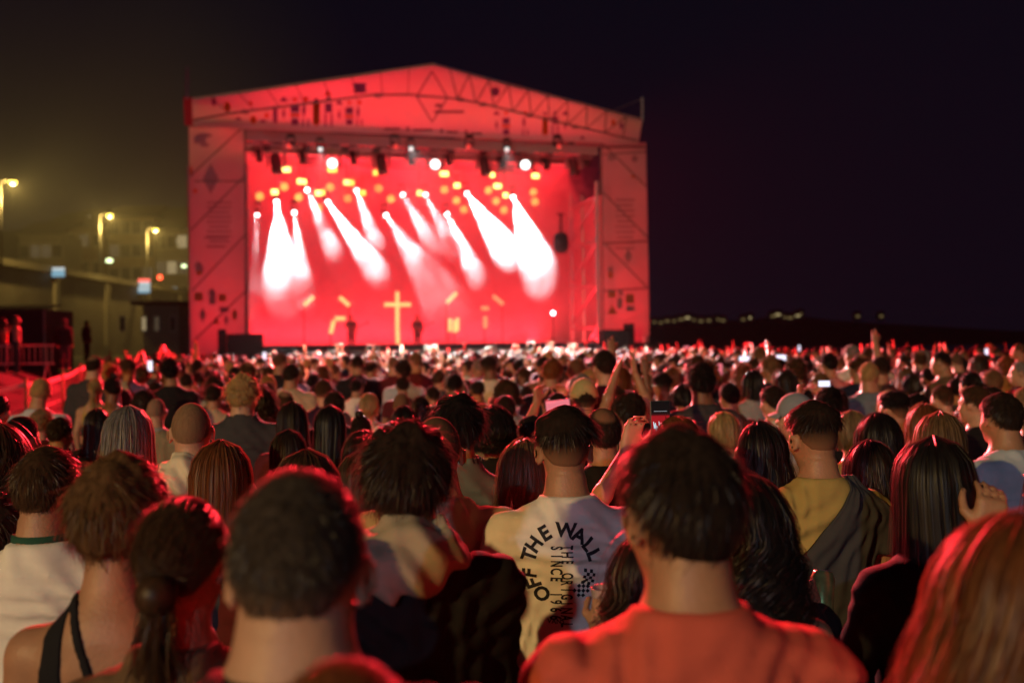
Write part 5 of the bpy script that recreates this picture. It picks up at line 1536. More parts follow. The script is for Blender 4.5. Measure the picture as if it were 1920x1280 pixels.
# --- middle rows
mid = [
 (292, 747, 'bald', 'grey', 'tee', 'grey', 'm', 8.0, 'bald man with a grey collar near the fence', 'fair', 0),
 (270, 728, 'afro', 'dark', 'tee', 'black', 'f', 9.2, 'person with a round afro near the fence', 'brown', 0),
 (179, 708, 'ponytail', 'blond', 'tank', 'mustard', 'f', 11.0, 'fair haired woman beside the fence posts', 'fair', 0),
 (182, 765, 'long', 'dark', 'jacket', 'black', 'f', 6.9, 'dark long haired woman between the grey haired person and the fence', 'tan', 0),
 (110, 781, 'short', 'dark', 'jacket', 'black', 'm', 6.6, 'dark haired man in black by the fence posts', 'tan', 0),
 (76, 767, 'messy', 'sandy', 'tee', 'maroon', 'm', 8.0, 'sandy haired man by the fence posts', 'fair', 0),
 (548, 753, 'long', 'dark', 'jacket', 'maroon', 'f', 5.9, 'woman with smooth long dark hair beside the tall fair haired man', 'tan', 0),
 (618, 760, 'long', 'black', 'tee', 'black', 'f', 5.9, 'woman with heavy black hair next to the smooth haired woman', 'tan', 0),
 (540, 806, 'shoulder', 'dark', 'long', 'black', 'f', 4.9, 'short woman with dark hair below the smooth haired woman', 'tan', 0),
 (691, 737, 'bob', 'blond', 'tee', 'grey', 'f', 9.0, 'woman with pale blond hair in the middle of the crowd', 'fair', 0),
 (752, 736, 'bald', 'dark', 'tee', 'white', 'm', 8.6, 'bald man beside the pale blond woman', 'tan', 0),
 (788, 742, 'long', 'dark', 'tee', 'black', 'f', 9.0, 'dark haired woman next to the bald man in white', 'tan', 0),
 (757, 761, 'bob', 'black', 'jacket', 'grey', 'f', 6.8, 'woman with a black bob and grey jacket', 'tan', 0),
 (680, 809, 'wavy', 'dark', 'long', 'brown', 'f', 4.9, 'woman with dark wavy hair above the leather jacket', 'tan', 0),
 (732, 808, 'bob', 'auburn', 'tee', 'brown', 'f', 3.7, 'auburn bob peeking past the hooded jacket man', 'fair', 0),
 (676, 776, 'topbun', 'dark', 'tee', 'olive', 'f', 7.0, 'woman with a top knot in the middle of the crowd', 'tan', 0),
 (1198, 786, 'shoulder', 'black', 'tee', 'black', 'f', 5.1, 'dark haired woman beyond the raised phone arm', 'tan', 0),
 (1315, 683, 'messy', 'black', 'tee', 'charcoal', 'b', 7.3, 'very tall dark haired man in charcoal above the crowd', 'brown', 8),
 (1368, 717, 'short', 'black', 'tee', 'brown', 'm', 8.1, 'dark haired man beside the very tall man', 'tan', 14),
 (1357, 772, 'bob', 'blond', 'tee', 'cream', 'f', 5.9, 'woman with a blond bob beyond the red tee man', 'fair', 0),
 (1450, 722, 'short', 'dark', 'tee', 'white', 'm', 7.2, 'man in a white tee looking towards the stage beside the grey cap', 'fair', 24),
 (1555, 725, 'messy', 'black', 'tee', 'black', 'm', 7.3, 'dark haired man filming with both hands up', 'tan', 0),
 (1597, 770, 'bob', 'sandy', 'tee', 'mustard', 'f', 5.3, 'woman with a sandy bob in a yellow top beside the mustard tee', 'fair', 18),
 (1678, 732, 'fade', 'black', 'tee', 'black', 'm', 6.3, 'man with a high undercut and black tee', 'tan', 26),
 (1722, 737, 'short', 'black', 'tee', 'black', 'm', 7.4, 'black haired man next to the high undercut', 'tan', 20),
 (1768, 722, 'crop', 'brown', 'tee', 'cream', 'm', 7.8, 'man with short brown hair and a pale collar', 'fair', 22),
 (1830, 722, 'short', 'brown', 'tee', 'black', 'm', 6.4, 'man with neat brown hair in a black tee', 'fair', 22),
 (1880, 736, 'short', 'dark', 'tee', 'lightblue', 'b', 4.75, 'dark haired man in a pale grey tee by the clasped hands', 'tan', 22),
 (1932, 724, 'crop', 'sandy', 'tee', 'black', 'm', 5.6, 'sandy haired man behind the pale grey tee', 'fair', 26),
 (1763, 772, 'long', 'light', 'tee', 'black', 'f', 3.85, 'woman with long streaked light hair behind the very long black hair', 'fair', 0),
 (1735, 759, 'wavy', 'auburn', 'tee', 'maroon', 'f', 5.6, 'red haired person behind the streaked hair', 'fair', 0),
 (1648, 776, 'wavy', 'black', 'jacket', 'black', 'f', 4.6, 'woman with tousled black hair in a black jacket', 'tan', 10),
 (1632, 828, 'wavy', 'dark', 'tank', 'brown', 'f', 3.9, 'dark haired woman with bare arms between the mustard tee and the long black hair', 'tan', 8),
 (545, 682, 'short', 'dark', 'tee', 'beige', 'b', 11.0, 'tall dark haired man in a beige tee before the stage', 'tan', 0),
 (606, 711, 'crop', 'brown', 'tee', 'charcoal', 'm', 9.2, 'man with brown cropped hair in the middle of the crowd', 'fair', 0),
 (592, 722, 'long', 'dark', 'tee', 'maroon', 'f', 11.5, 'woman with dark hair beside the brown cropped man', 'tan', 0),
 (626, 733, 'short', 'dark', 'tee', 'black', 'm', 7.9, 'dark haired man in black beside the heavy black hair', 'tan', 0),
 (535, 733, 'ring', 'brown', 'tee', 'grey', 'm', 8.8, 'balding brown haired man in grey', 'fair', 0),
 (400, 720, 'short', 'dark', 'tee', 'beige', 'm', 10.0, 'dark haired man in a tan shirt beside the tall fair haired man', 'tan', 0),
 (350, 699, 'short', 'dark', 'tee', 'black', 'm', 13.0, 'dark haired man in the rows beyond the grey collar', 'tan', 0),
 (668, 709, 'short', 'black', 'tee', 'white', 'm', 12.5, 'black haired man in white under the light cross', 'tan', 0),
 (755, 705, 'short', 'dark', 'tee', 'maroon', 'm', 12.0, 'dark haired man in maroon under the light cross', 'tan', 0),
 (812, 723, 'crop', 'dark', 'tee', 'grey', 'm', 10.6, 'dark cropped man in a grey tee beyond the denim collar', 'tan', 0),
 (895, 711, 'short', 'dark', 'tee', 'brown', 'm', 11.0, 'dark haired man beyond the mass of black hair', 'tan', 0),
 (950, 708, 'afro', 'brown', 'tee', 'grey', 'f', 8.8, 'person with big brown curls in the middle of the crowd', 'tan', 0),
 (946, 741, 'short', 'dark', 'tee', 'olive', 'm', 7.2, 'dark haired man below the big brown curls', 'tan', 0),
 (986, 722, 'crop', 'dark', 'tee', 'grey', 'm', 11.0, 'dark cropped man next to the big brown curls', 'tan', 0),
 (1030, 726, 'short', 'dark', 'tee', 'black', 'm', 8.6, 'dark haired man beyond the sideways phone', 'tan', 0),
 (1000, 778, 'short', 'black', 'tee', 'black', 'm', 5.4, 'black haired person peeking past the lettered tee man', 'olive', 20),
]
MIDP = {}
for (u, v, st, hc, tp, tc, b, Y, lab, tone, turn) in mid:
    pose = 'down'
    if u == 1555: pose = 'phone2'
    MIDP[u] = hero(u, v, 0, st, hc, tp, tc, b, lab, Y=Y, tone=tone, turn=turn, pose=pose, seed=(u * 7 + v) % 3, yaw=(-12, 0, 12)[(u + v) % 3])
capman = hero(1095, 708, 0, 'cap', 'dark', 'tee', 'cream', 'm', 'man in a beige baseball cap before the clapping hands', Y=6.6, seed=0, tone='tan')
gcap = hero(1494, 735, 0, 'cap', 'brown', 'tee', 'grey', 'm', 'man in a blue grey cap turned towards the stage', Y=5.5, seed=1, tone='fair', turn=42)
def set_cap(p, col):
    for c in p[0].children:
        if c.name.startswith('cap'):
            c.data.materials.append(None) if len(c.data.materials) == 0 else None
            c.material_slots[0].link = 'OBJECT'; c.material_slots[0].material = cloth(col)
CLO['capbeige'] = (.42, .34, .16); CLO['capgrey'] = (.22, .25, .30)
set_cap(capman, 'capbeige'); set_cap(gcap, 'capgrey')
clap = hero(1182, 733, 0, 'fluffy', 'dark', 'tank', 'black', 'f', 'woman clapping with both arms high above her head', Y=6.2, seed=1, pose='clap', tone='tan', fine=1.1, turn=-8)
chinp = person(pix(2010, 800, 2.35).x, 2.35, 1.72, 'long', 'brown', 'tank', 'white', 'f', 'chin', turn=16, label='person at the edge of the crowd with a hand raised to the chin', seed=1, tone='tan')
side_ph = hero(1045, 735, 0, 'short', 'dark', 'tee', 'maroon', 'm', 'man holding his phone sideways over the crowd', Y=6.4, seed=1, pose='phone2', fine=1.3)

# ------------------------------------------------------------------ details of single people
def child_top(p, names=('shirt', 'hoodie', 'halter_top')):
    return [c for c in p[0].children if c.name.split('.')[0] in names][0]
# hoods
CLO['hoodbeige'] = (.30, .26, .19)
for p, col in ((hood_man, 'hoodbeige'), (buzz_man, 'cream')):
    v, q = hood_mesh('m')
    o = link('hood', misc('hood', lambda: (v, q)), p[0], cloth(col))
    o.location.z = .03
    if p is buzz_man: o.scale = (.93, .93, 1); o.location.z = .03
# collar of the football shirt
def ring_mesh(rx, ry, z, hh, t, y0=-.012, slope=.75, n=36):
    v, f = [], []
    for i in range(n):
        a = 2 * math.pi * i / n
        for (dr, dz) in ((0, -hh), (t, -hh), (t * .8, hh), (0, hh)):
            x = math.cos(a) * (rx + dr); y = y0 + math.sin(a) * (ry + dr)
            v.append((x, y, z + dz - max(0, y + .02) * slope))
    for i in range(n):
        j = (i + 1) % n
        for k in range(4): f.append((i * 4 + k, j * 4 + k, j * 4 + (k + 1) % 4, i * 4 + (k + 1) % 4))
    return np.array(v), np.array(f)
nk = BUILD['m']['nk']
o = link('collar', fast_mesh('collar', *ring_mesh(nk + .008, nk + .004, 1.502, .014, .022)), shirt_man[0], cloth('green'))
# thin chain on the mustard man
o = link('necklace', fast_mesh('necklace', *ring_mesh(nk + .006, nk + .002, 1.513, .0012, .003)), must_man[0], mat('gold chain', (.6, .42, .15), .3, .5, .9))
# jacket slung over the shoulder of the mustard man
def shawl():
    sh_me = child_top(must_man).data
    vs = [v.co.copy() for v in sh_me.vertices]
    bvh = BVHTree.FromPolygons(vs, [tuple(p.vertices) for p in sh_me.polygons])
    F = []; V = []
    n, m = 40, 46
    for j in range(m):
        t = j / (m - 1); z = 1.50 - t * .62
        xl_ = .075 - max(0, t - .06) * .50 if t < .5 else .075 - .22 - (t - .5) * .10
        xr2 = .125 + .55 * t * (1 - .35 * t); xr2 = min(xr2, .225 + .05 * t)
        for i in range(n):
            s_ = i / (n - 1); x = xl_ + (xr2 - xl_) * s_
            h = bvh.ray_cast(Vector((x, -1, z)), Vector((0, 1, 0)))[0]
            y = (h.y if h is not None and h.y < .05 else -.02)
            fold = .010 * math.sin(s_ * 15 + 2.5 * t + 1.3 * math.sin(3 * t)) + .006 * math.sin(s_ * 33 + 6 * t)
            V.append((x, y - .024 + fold * min(1, .35 + t), z))
    k = len(V)
    V += [(x, y + .016, z) for x, y, z in V]
    for j in range(m - 1):
        for i in range(n - 1):
            a = j * n + i
            F.append((a, a + 1, a + n + 1, a + n)); F.append((k + a + n, k + a + n + 1, k + a + 1, k + a))
    for j in range(m - 1):
        for i in (0, n - 1):
            a = j * n + i; F.append((a, a + n, k + a + n, k + a) if i == 0 else (a + n, a, k + a, k + a + n))
    for i in range(n - 1):
        for j in (0, m - 1):
            a = j * n + i; F.append((a, k + a, k + a + 1, a + 1))
    return np.array(V), np.array(F)
link('slung_jacket', fast_mesh('slung_jacket', *shawl()), must_man[0], cloth('charcoal'))

# lettering on the white tee
def letter_print():
    me_s = child_top(tee_man).data
    bvh = BVHTree.FromPolygons([v.co.copy() for v in me_s.vertices], [tuple(p.vertices) for p in me_s.polygons])
    Xt, Yt, Ht = at_px(1058, 760, 94, 'quiff'); s = tee_man[0].scale[0]
    Mi = tee_man[0].matrix_world.inverted() if False else (Matrix.Translation((Xt, Yt, 0)) @ Matrix.Rotation(tee_man[0].rotation_euler.z, 4, 'Z') @ Matrix.Scale(s, 4)).inverted()
    def loc(u, v):
        p = Mi @ pix(u, v, Yt - .13)
        return p.x, p.z
    bm_all = bmesh.new()
    def glyph(txt, size, u, v, ang, align='CENTER', bold=.010, sx=1.0):
        cu = bpy.data.curves.new('t', 'FONT'); cu.body = txt; cu.size = size; cu.align_x = align; cu.align_y = 'CENTER'; cu.offset = bold * size; cu.resolution_u = 3
        ob = bpy.data.objects.new('t', cu); C.objects.link(ob)
        dg = bpy.context.evaluated_depsgraph_get(); me = bpy.data.meshes.new_from_object(ob.evaluated_get(dg))
        bpy.data.objects.remove(ob); bpy.data.curves.remove(cu)
        x0, z0 = loc(u, v); ca, sa = math.cos(ang), math.sin(ang)
        for vv in me.vertices:
            a, b = vv.co.x * sx, vv.co.y
            vv.co = (x0 + a * ca - b * sa, 0, z0 + a * sa + b * ca)
        bm_all.from_mesh(me); bpy.data.meshes.remove(me)
    # circle of letters: OFF THE WALL, read over the top
    letters = [('O', 1017, 1111), ('F', 1002, 1093), ('F', 994, 1075), ('T', 993, 1040), ('H', 1002, 1020), ('E', 1021, 999), ('W', 1060, 993), ('A', 1085, 1003), ('L', 1102, 1020), ('L', 1112, 1039)]
    angs = [142, 110, 86, 72, 55, 30, -5, -28, -52, -72]
    for (c, u, v), a in zip(letters, angs): glyph(c, .060, u, v, R(a), bold=.038, sx=1.0)
    # two upright lines, read downwards
    for i, c in enumerate('THE ORIGINAL'):
        if c != ' ': glyph(c, .050, 1061.0 + (1062 - 1061) * i / 11, 1024.5 + i * 13.4, R(-91), bold=.026, sx=.50)
    for i, c in enumerate('SINCE 1966'):
        if c != ' ': glyph(c, .050, 1041.5, 1025.5 + i * 14.7, R(-91), bold=.026, sx=.56)
    glyph('VANS', .021, 1043, 1165, R(-2), bold=.012)
    # checker patches at the lower right of the circle
    for cu_, cv, ang in ((1107, 1082, 78), (1094, 1107, 40)):
        x0, z0 = loc(cu_, cv); ca, sa = math.cos(R(ang)), math.sin(R(ang)); q = .0098
        for i in range(-2, 3):
            for j in range(-1, 3):
                if (i + j) % 2: continue
                pts_ = [((i + a) * q, (j + b) * q) for a, b in ((-.5, -.5), (.5, -.5), (.5, .5), (-.5, .5))]
                bm_all.faces.new([bm_all.verts.new((x0 + a * ca - b * sa, 0, z0 + a * sa + b * ca)) for a, b in pts_])
    # cut finely, then lay on the cloth
    xs_ = [v.co.x for v in bm_all.verts]; zs_ = [v.co.z for v in bm_all.verts]
    for x in np.arange(min(xs_), max(xs_), .008): bmesh.ops.bisect_plane(bm_all, geom=bm_all.verts[:] + bm_all.edges[:] + bm_all.faces[:], plane_co=(x, 0, 0), plane_no=(1, 0, 0))
    for z in np.arange(min(zs_), max(zs_), .008): bmesh.ops.bisect_plane(bm_all, geom=bm_all.verts[:] + bm_all.edges[:] + bm_all.faces[:], plane_co=(0, 0, z), plane_no=(0, 0, 1))
    for v in bm_all.verts:
        h = bvh.ray_cast(Vector((v.co.x, -1, v.co.z)), Vector((0, 1, 0)))[0]
        v.co.y = (h.y if h is not None else -.1) - .0016
    me = bpy.data.meshes.new('lettering'); bm_all.to_mesh(me); bm_all.free()
    return me
lt = link('lettering', letter_print(), child_top(tee_man), mat('black ink', (.016, .016, .022), .7, .2))

# phones, can, cup
m_phone = mat('black phone glass', (.01, .01, .012), .12, .6)
m_case = mat('phone case', (.06, .055, .055), .4, .4)
def screen_mat():
    m, nt, b = node_mat('phone screen showing the stage')
    tc = nt.nodes.new('ShaderNodeTexCoord'); sp = nt.nodes.new('ShaderNodeSeparateXYZ')
    nt.links.new(tc.outputs['Generated'], sp.inputs[0])
    rp_ = nt.nodes.new('ShaderNodeValToRGB')
    e = rp_.color_ramp.elements
    e[0].position = 0; e[0].color = (.03, .004, .006, 1); e[1].position = 1; e[1].color = (.002, .002, .003, 1)
    for p_, c_ in ((.16, (.10, .01, .015, 1)), (.22, (.45, .01, .02, 1)), (.62, (.42, .008, .015, 1)), (.66, (.05, .004, .006, 1)), (.72, (.004, .003, .004, 1))):
        q = e.new(p_); q.color = c_
    nt.links.new(sp.outputs['Z'], rp_.inputs[0])
    nt.links.new(rp_.outputs[0], b.inputs['Emission Color']); b.inputs['Emission Strength'].default_value = .8
    b.inputs['Base Color'].default_value = (.01, .01, .01, 1); b.inputs['Roughness'].default_value = .15
    m.cycles.emission_sampling = 'NONE'
    return m
m_scr = screen_mat()
m_scw = emit('bright phone screen', (.85, .82, 1.0), 1.3)
m_scr2 = emit('red phone screen', (1.0, .22, .28), .8)
def phone(c, w, h, label, rot=(0, 0, 0), scr=None, detail=False, group=None):
    t = empty('phone', c, 0, label, 'phone', group); t.rotation_euler = rot
    MB().box((0, 0, 0), (w, .009, h)).build('case', m_case, t, bevel=.003)
    MB().box((0, -.0052, 0), (w - .005, .002, h - .005)).build('screen', scr or m_scr, t)
    if detail:
        mb = MB()
        r_ = random.Random(3)
        for i in range(9):
            x = -w * .36 + w * .72 * i / 8; z = -h * .10 - .012 * (i % 3) + .01 * math.sin(i)
            mb.poly([(x - .001, -.0067, z + .012), (x + .001, -.0067, z + .012), (x + .006, -.0067, z - .012 - .006 * (i % 2)), (x + .001, -.0067, z - .012 - .006 * (i % 2))])
        mb.build('screen_picture', emit('screen white beams', (.55, .9, 1.0), 1.1), t)
        MB().box((0, -.0066, h * .24), (w * .66, .0008, .0012)).build('screen_line', emit('screen line', (.6, .6, .65), .8), t)
    return t
phone(pix(1238, 789, 3.55), .0705, .145, 'black phone held up in portrait showing the red stage', rot=(R(-4), 0, R(3)), detail=True)
phone(pix(1046, 760, 6.02), .15, .07, 'phone held sideways over the crowd showing the red stage', rot=(0, R(-6), 0), scr=m_scr2)
phone(pix(1545, 719, 6.95), .085, .045, 'bright phone held sideways by the dark haired filming man', scr=m_scw)
# can in the hand of the long haired woman
def in_hand(p, side):
    A = p[2][side]; W_ = Vector(A['W']); d = Vector(A['hd']).normalized(); n = Vector(A['hn']); n = (n - d * n.dot(d)).normalized()
    loc = W_ + d * .075 + n * .036
    M = Matrix.Translation(p[0].location) @ Matrix.Rotation(p[0].rotation_euler.z, 4, 'Z') @ Matrix.Scale(p[0].scale[0], 4)
    return M @ loc
c = in_hand(can_woman, -1)
can = empty('drink_can', c, 0, 'green and pale drink can in the hand of the very long haired woman', 'can')
can.rotation_euler = (R(-18), R(10), 0)
MB().lathe([(.020, -.06), (.031, -.055), (.033, -.045), (.033, .042), (.027, .056), (.026, .060)], None, 18).build('can_body', mat('green can paint', (.20, .30, .10), .3, .5, .4, noise=.8, nscale=40), can, smooth=True)
MB().lathe([(.026, .058), (.025, .0615), (.01, .060)], None, 18).build('can_lid', m_alu, can)
MB().box((0, .006, .0625), (.012, .02, .001)).build('pull_tab', m_alu, can)
p = in_hand(drinker, -1)
cup = empty('plastic_cup', p - Vector((0, 0, .055)), 0, 'pale plastic cup held between the lettered tee and the red tee', 'cup')
MB().lathe([(.028, 0), (.030, .004), (.039, .105), (.0405, .108), (.037, .107), (.028, .01), (.01, .008)], None, 20).build('cup_wall', mat('frosted plastic', (.6, .5, .5), .35, .4, trans=.4), cup, smooth=True)
MB().lathe([(.0275, .006), (.034, .07), (.0, .071)], None, 20).build('drink', mat('amber beer', (.35, .17, .03), .2, .5), cup, smooth=True)
# ================================================================== the rest of the crowd
TONES = ['fair', 'tan', 'tan', 'tan', 'olive', 'brown']
HC = ['black', 'black', 'black', 'dark', 'dark', 'dark', 'dark', 'brown', 'brown', 'brown', 'light', 'auburn', 'blond', 'grey']
TC_ = ['black', 'black', 'black', 'black', 'charcoal', 'charcoal', 'navy', 'maroon', 'brown', 'charcoal', 'navy', 'grey', 'white', 'cream', 'beige', 'maroon', 'olive', 'denim', 'mustard', 'teal', 'pink', 'brown', 'lightblue']
MS = ['short', 'crop', 'fade', 'messy', 'fluffy', 'ring', 'stubble', 'quiff']
FS = ['long', 'wavy', 'shoulder', 'bob', 'ponytail', 'topbun', 'curly']
SW = dict(short='short', crop='cropped', fade='faded', messy='tousled', fluffy='thick', ring='thinning', stubble='shaven', quiff='brushed up', long='long straight', wavy='long wavy', shoulder='shoulder length', bob='bobbed', ponytail='tied back', topbun='knotted up', curly='curly')
TW = dict(black='black', charcoal='dark grey', navy='navy', grey='grey', white='white', cream='cream', beige='beige', maroon='maroon', olive='olive', denim='blue grey', mustard='mustard', teal='teal', pink='pink', brown='brown', lightblue='pale blue')
CW = dict(black='black', dark='dark', brown='brown', light='light brown', auburn='auburn', blond='blond', grey='grey')
def left_limit(y):
    return float(np.interp(y, [0, 7.4, 8.5, 11, 20, 41], [-9, -4.0, -4.1, -4.75, -8.4, -16.2]))
def right_limit(y):
    return float(np.interp(y, [0, 20, 27, 36, 46], [60, 30, 13.2, 9.3, 7.5]))
def stage_front(x, y):
    return (SI @ Vector((x, y, 0))).y
cand = []
for gy in np.arange(4.6, 47.0, .62):
    for gx in np.arange(-.60 * gy - 1, .60 * gy + 1, .60):
        x = gx + random.uniform(-.2, .2) + (.3 if int(gy / .62) % 2 else 0); y = gy + random.uniform(-.2, .2)
        if x < left_limit(y) or x > right_limit(y): continue
        if stage_front(x, y) > -2.6: continue
        if abs(x) > .545 * y + .3: continue
        cand.append((y, x))
cand.sort()
HX = np.array(PEOPLE)
def clear(x, y, h):
    if (np.hypot(HX[:, 0] - x, HX[:, 1] - y) < .47).any(): return False
    u, v = proj((x, y, h + .02)); w = FPX * .19 / y
    for (hu, hv, hw, hy) in HEROES:
        if hy > y + .05 and abs(hu - u) < (hw + w) * .47 and v < hv + hw * 1.15: return False
    return True
n_ind = 300 - len(PEOPLE) - 8
far = []; cnt = 0
gen_phones = []
for (y, x) in cand:
    female = random.random() < .5
    h = random.gauss(1.63, .065) if female else random.gauss(1.745, .075)
    h = min(max(h, 1.50), 1.90)
    if y < 22 and not clear(x, y, h):
        h2 = random.uniform(1.47, 1.56)
        if y < 9 or not clear(x, y, h2): continue
        h = h2
    if cnt < n_ind:
        u, _ = proj((x, y, h))
        turn = random.gauss(0, 7); yaw = random.choice((-18, 0, 0, 14))
        pose = 'down'
        z = random.random()
        if y > 6 and z < .035: pose = 'phone2'
        elif y > 7 and z < .06: pose = 'up'
        st = random.choice(FS if female else MS); hc = random.choice(HC); tc = random.choice(TC_); tone = random.choice(TONES)
        tp = random.choice(('tee', 'tee', 'tank') if female else ('tee', 'tee', 'long'))
        b = 'f' if female else random.choice(('m', 'm', 'b'))
        lab = '%s, %s %s hair, %s %s, mid crowd%s' % ('woman' if female else 'man', SW[st], CW[hc], TW[tc], {'tee': 'tee', 'tank': 'vest top', 'long': 'sweater'}[tp], {'down': '', 'phone2': ' filming overhead', 'up': ' with one arm raised'}[pose])
        if st in ('stubble',): lab = lab.replace('shaven %s hair' % CW[hc], 'shaven head')
        pr = person(x, y, h, st, hc, tp, tc, b, pose, turn, *(random.choice(((-18, -2, 5), (0, -4, -6), (0, -2, 0), (14, 2, -4), (8, -9, 7), (-30, -3, 0), (26, -2, 3))) if pose == 'down' else (0, -2, 0)), tone, lab, 'people in the middle of the crowd', seed=random.randrange(2), det=1 if y < 9 else 0, fine=2.2 if pose == 'down' else 2.0)
        if pose == 'phone2':
            s = h / 1.78
            M = Matrix.Translation((x, y, 0)) @ Matrix.Rotation(pr[0].rotation_euler.z, 4, 'Z') @ Matrix.Scale(s, 4)
            gen_phones.append((M @ Vector((0, .335, 1.79)), pr[0].rotation_euler.z))
        cnt += 1
    else:
        far.append((x, y, h, female))
for i, (c, rz) in enumerate(gen_phones):
    land = i % 2 == 0
    phone(c, .15 if land else .075, .075 if land else .15, 'lit phone held %s above the mid crowd' % ('sideways' if land else 'upright'), rot=(0, 0, rz), scr=(m_scw, m_scr2, m_scw)[i % 3], group='phones filming over the crowd')
# far crowd: one mass of small figures
def low_arch(build, pose, style):
    v, q, T, A = body_mesh(build, pose, 0, 0, 0, 3.6)
    k = v[:, 2] > .8
    parts = [(v, q, 0)]
    Mh = np.array(T)
    def tr(p): return p @ Mh[:3, :3].T + Mh[:3, 3]
    d, hq, TH, PH = sphere_dirs(9, 12)
    hl = hairline(d, 6); th = np.where(hl > -.12, .022, -.01)
    parts.append((tr(d * (skull_r(d) + th)[:, None] + SKC), hq, 1))
    if style == 'long':
        lim = R(112); ph = np.linspace(-lim, lim, 9); s = np.linspace(0, 1, 7)
        P = long_path(ph, np.full(9, .006), .25, 'long', s)
        j = np.arange(8)[:, None] * 7; i = np.arange(6)[None, :]
        parts.append((tr(P.reshape(-1, 3)), np.stack([j + i, j + i + 1, j + 7 + i + 1, j + 7 + i], -1).reshape(-1, 4), 1))
    tv, tq = top_mesh(build, pose, 'tee', 0, 3.4)
    parts.append((tv, tq, 2))
    V, Q, Mi = [], [], []; o = 0
    for v, q, m in parts:
        V.append(v); Q.append(q + o); Mi.append(np.full(len(q), m)); o += len(v)
    V = np.concatenate(V); Q = np.concatenate(Q); Mi = np.concatenate(Mi)
    keep = (V[Q][:, :, 2].max(1) > .95)     # the hidden legs stay outside the mass
    Q = Q[keep]; Mi = Mi[keep]
    # thin the figure out: it is only a few pixels tall
    me = fast_mesh('thin', V, Q, None, Mi)
    for k_ in range(3): me.materials.append(far_mats[0])
    ob = bpy.data.objects.new('thin', me); C.objects.link(ob)
    md = ob.modifiers.new('d', 'DECIMATE'); md.ratio = 210.0 / (2 * len(Q))
    ev = bpy.data.meshes.new_from_object(ob.evaluated_get(bpy.context.evaluated_depsgraph_get()))
    ev.calc_loop_triangles()
    V2 = np.zeros(len(ev.vertices) * 3, np.float32); ev.vertices.foreach_get('co', V2)
    T2 = np.array([list(t.vertices) for t in ev.loop_triangles]); M2 = np.array([t.material_index for t in ev.loop_triangles])
    bpy.data.objects.remove(ob); bpy.data.meshes.remove(me); bpy.data.meshes.remove(ev)
    return V2.reshape(-1, 3), T2, M2
far_mats = [skin_mat('fair')[0], skin_mat('tan')[0], skin_mat('olive')[0]] + [hair_mat(c, 'tan') for c in ('black', 'dark', 'brown', 'light', 'blond')] + [cloth(c) for c in ('black', 'charcoal', 'white', 'grey', 'maroon', 'beige', 'navy', 'olive')]
AR = {(f, p): low_arch('f' if f else 'm', p, 'long' if f else 'short') for f in (0, 1) for p in ('down', 'up', 'phone2', 'clap')}
VV, QQ, MM = [], [], []; off = 0
far_ph = []
for (x, y, h, fem) in far:
    z = random.random()
    pose = 'down' if z < .87 else ('up' if z < .93 else ('phone2' if z < .97 else 'clap'))
    V, Q, Mi = AR[(1 if fem else 0, pose)]
    s = h / 1.78
    a = math.atan2(-(STAGE_C.x - x), STAGE_C.y - y) + random.gauss(0, .2)
    ca, sa = math.cos(a), math.sin(a)
    W_ = np.empty_like(V); W_[:, 0] = (V[:, 0] * ca - V[:, 1] * sa) * s + x; W_[:, 1] = (V[:, 0] * sa + V[:, 1] * ca) * s + y; W_[:, 2] = V[:, 2] * s
    mp = np.array([random.randrange(3), 3 + random.choice((0, 0, 0, 1, 1, 1, 2, 2, 3, 4)), 8 + random.choice((0, 0, 1, 2, 2, 3, 4, 5, 6, 7))])
    VV.append(W_); QQ.append(Q + off); MM.append(mp[Mi]); off += len(V)
    if pose == 'phone2' and len(far_ph) < 14 and random.random() < .6: far_ph.append((x - sa * .335 * s, y + ca * .335 * s, 1.79 * s, a))
VV = np.concatenate(VV); QQ = np.concatenate(QQ); MM = np.concatenate(MM)
used = np.zeros(len(VV), bool); used[QQ.ravel()] = True
remap = np.cumsum(used) - 1
fme = fast_mesh('crowd', VV[used], None, remap[QQ], MM)
at = fme.attributes.new('hair_amount', 'FLOAT', 'POINT'); at.data.foreach_set('value', np.full(int(used.sum()), 1.6, np.float32))
for m in far_mats: fme.materials.append(m)
crowd = bpy.data.objects.new('crowd', fme); C.objects.link(crowd)
tag(crowd, kind='stuff')
for i, (x, y, z, a) in enumerate(far_ph):
    land = i % 3 == 0
    phone((x, y, z), .16 if land else .08, .08 if land else .16, 'tiny lit phone held up in the far crowd', rot=(0, 0, a), scr=m_scw if i % 3 else m_scr2, group='phones glowing in the far crowd')
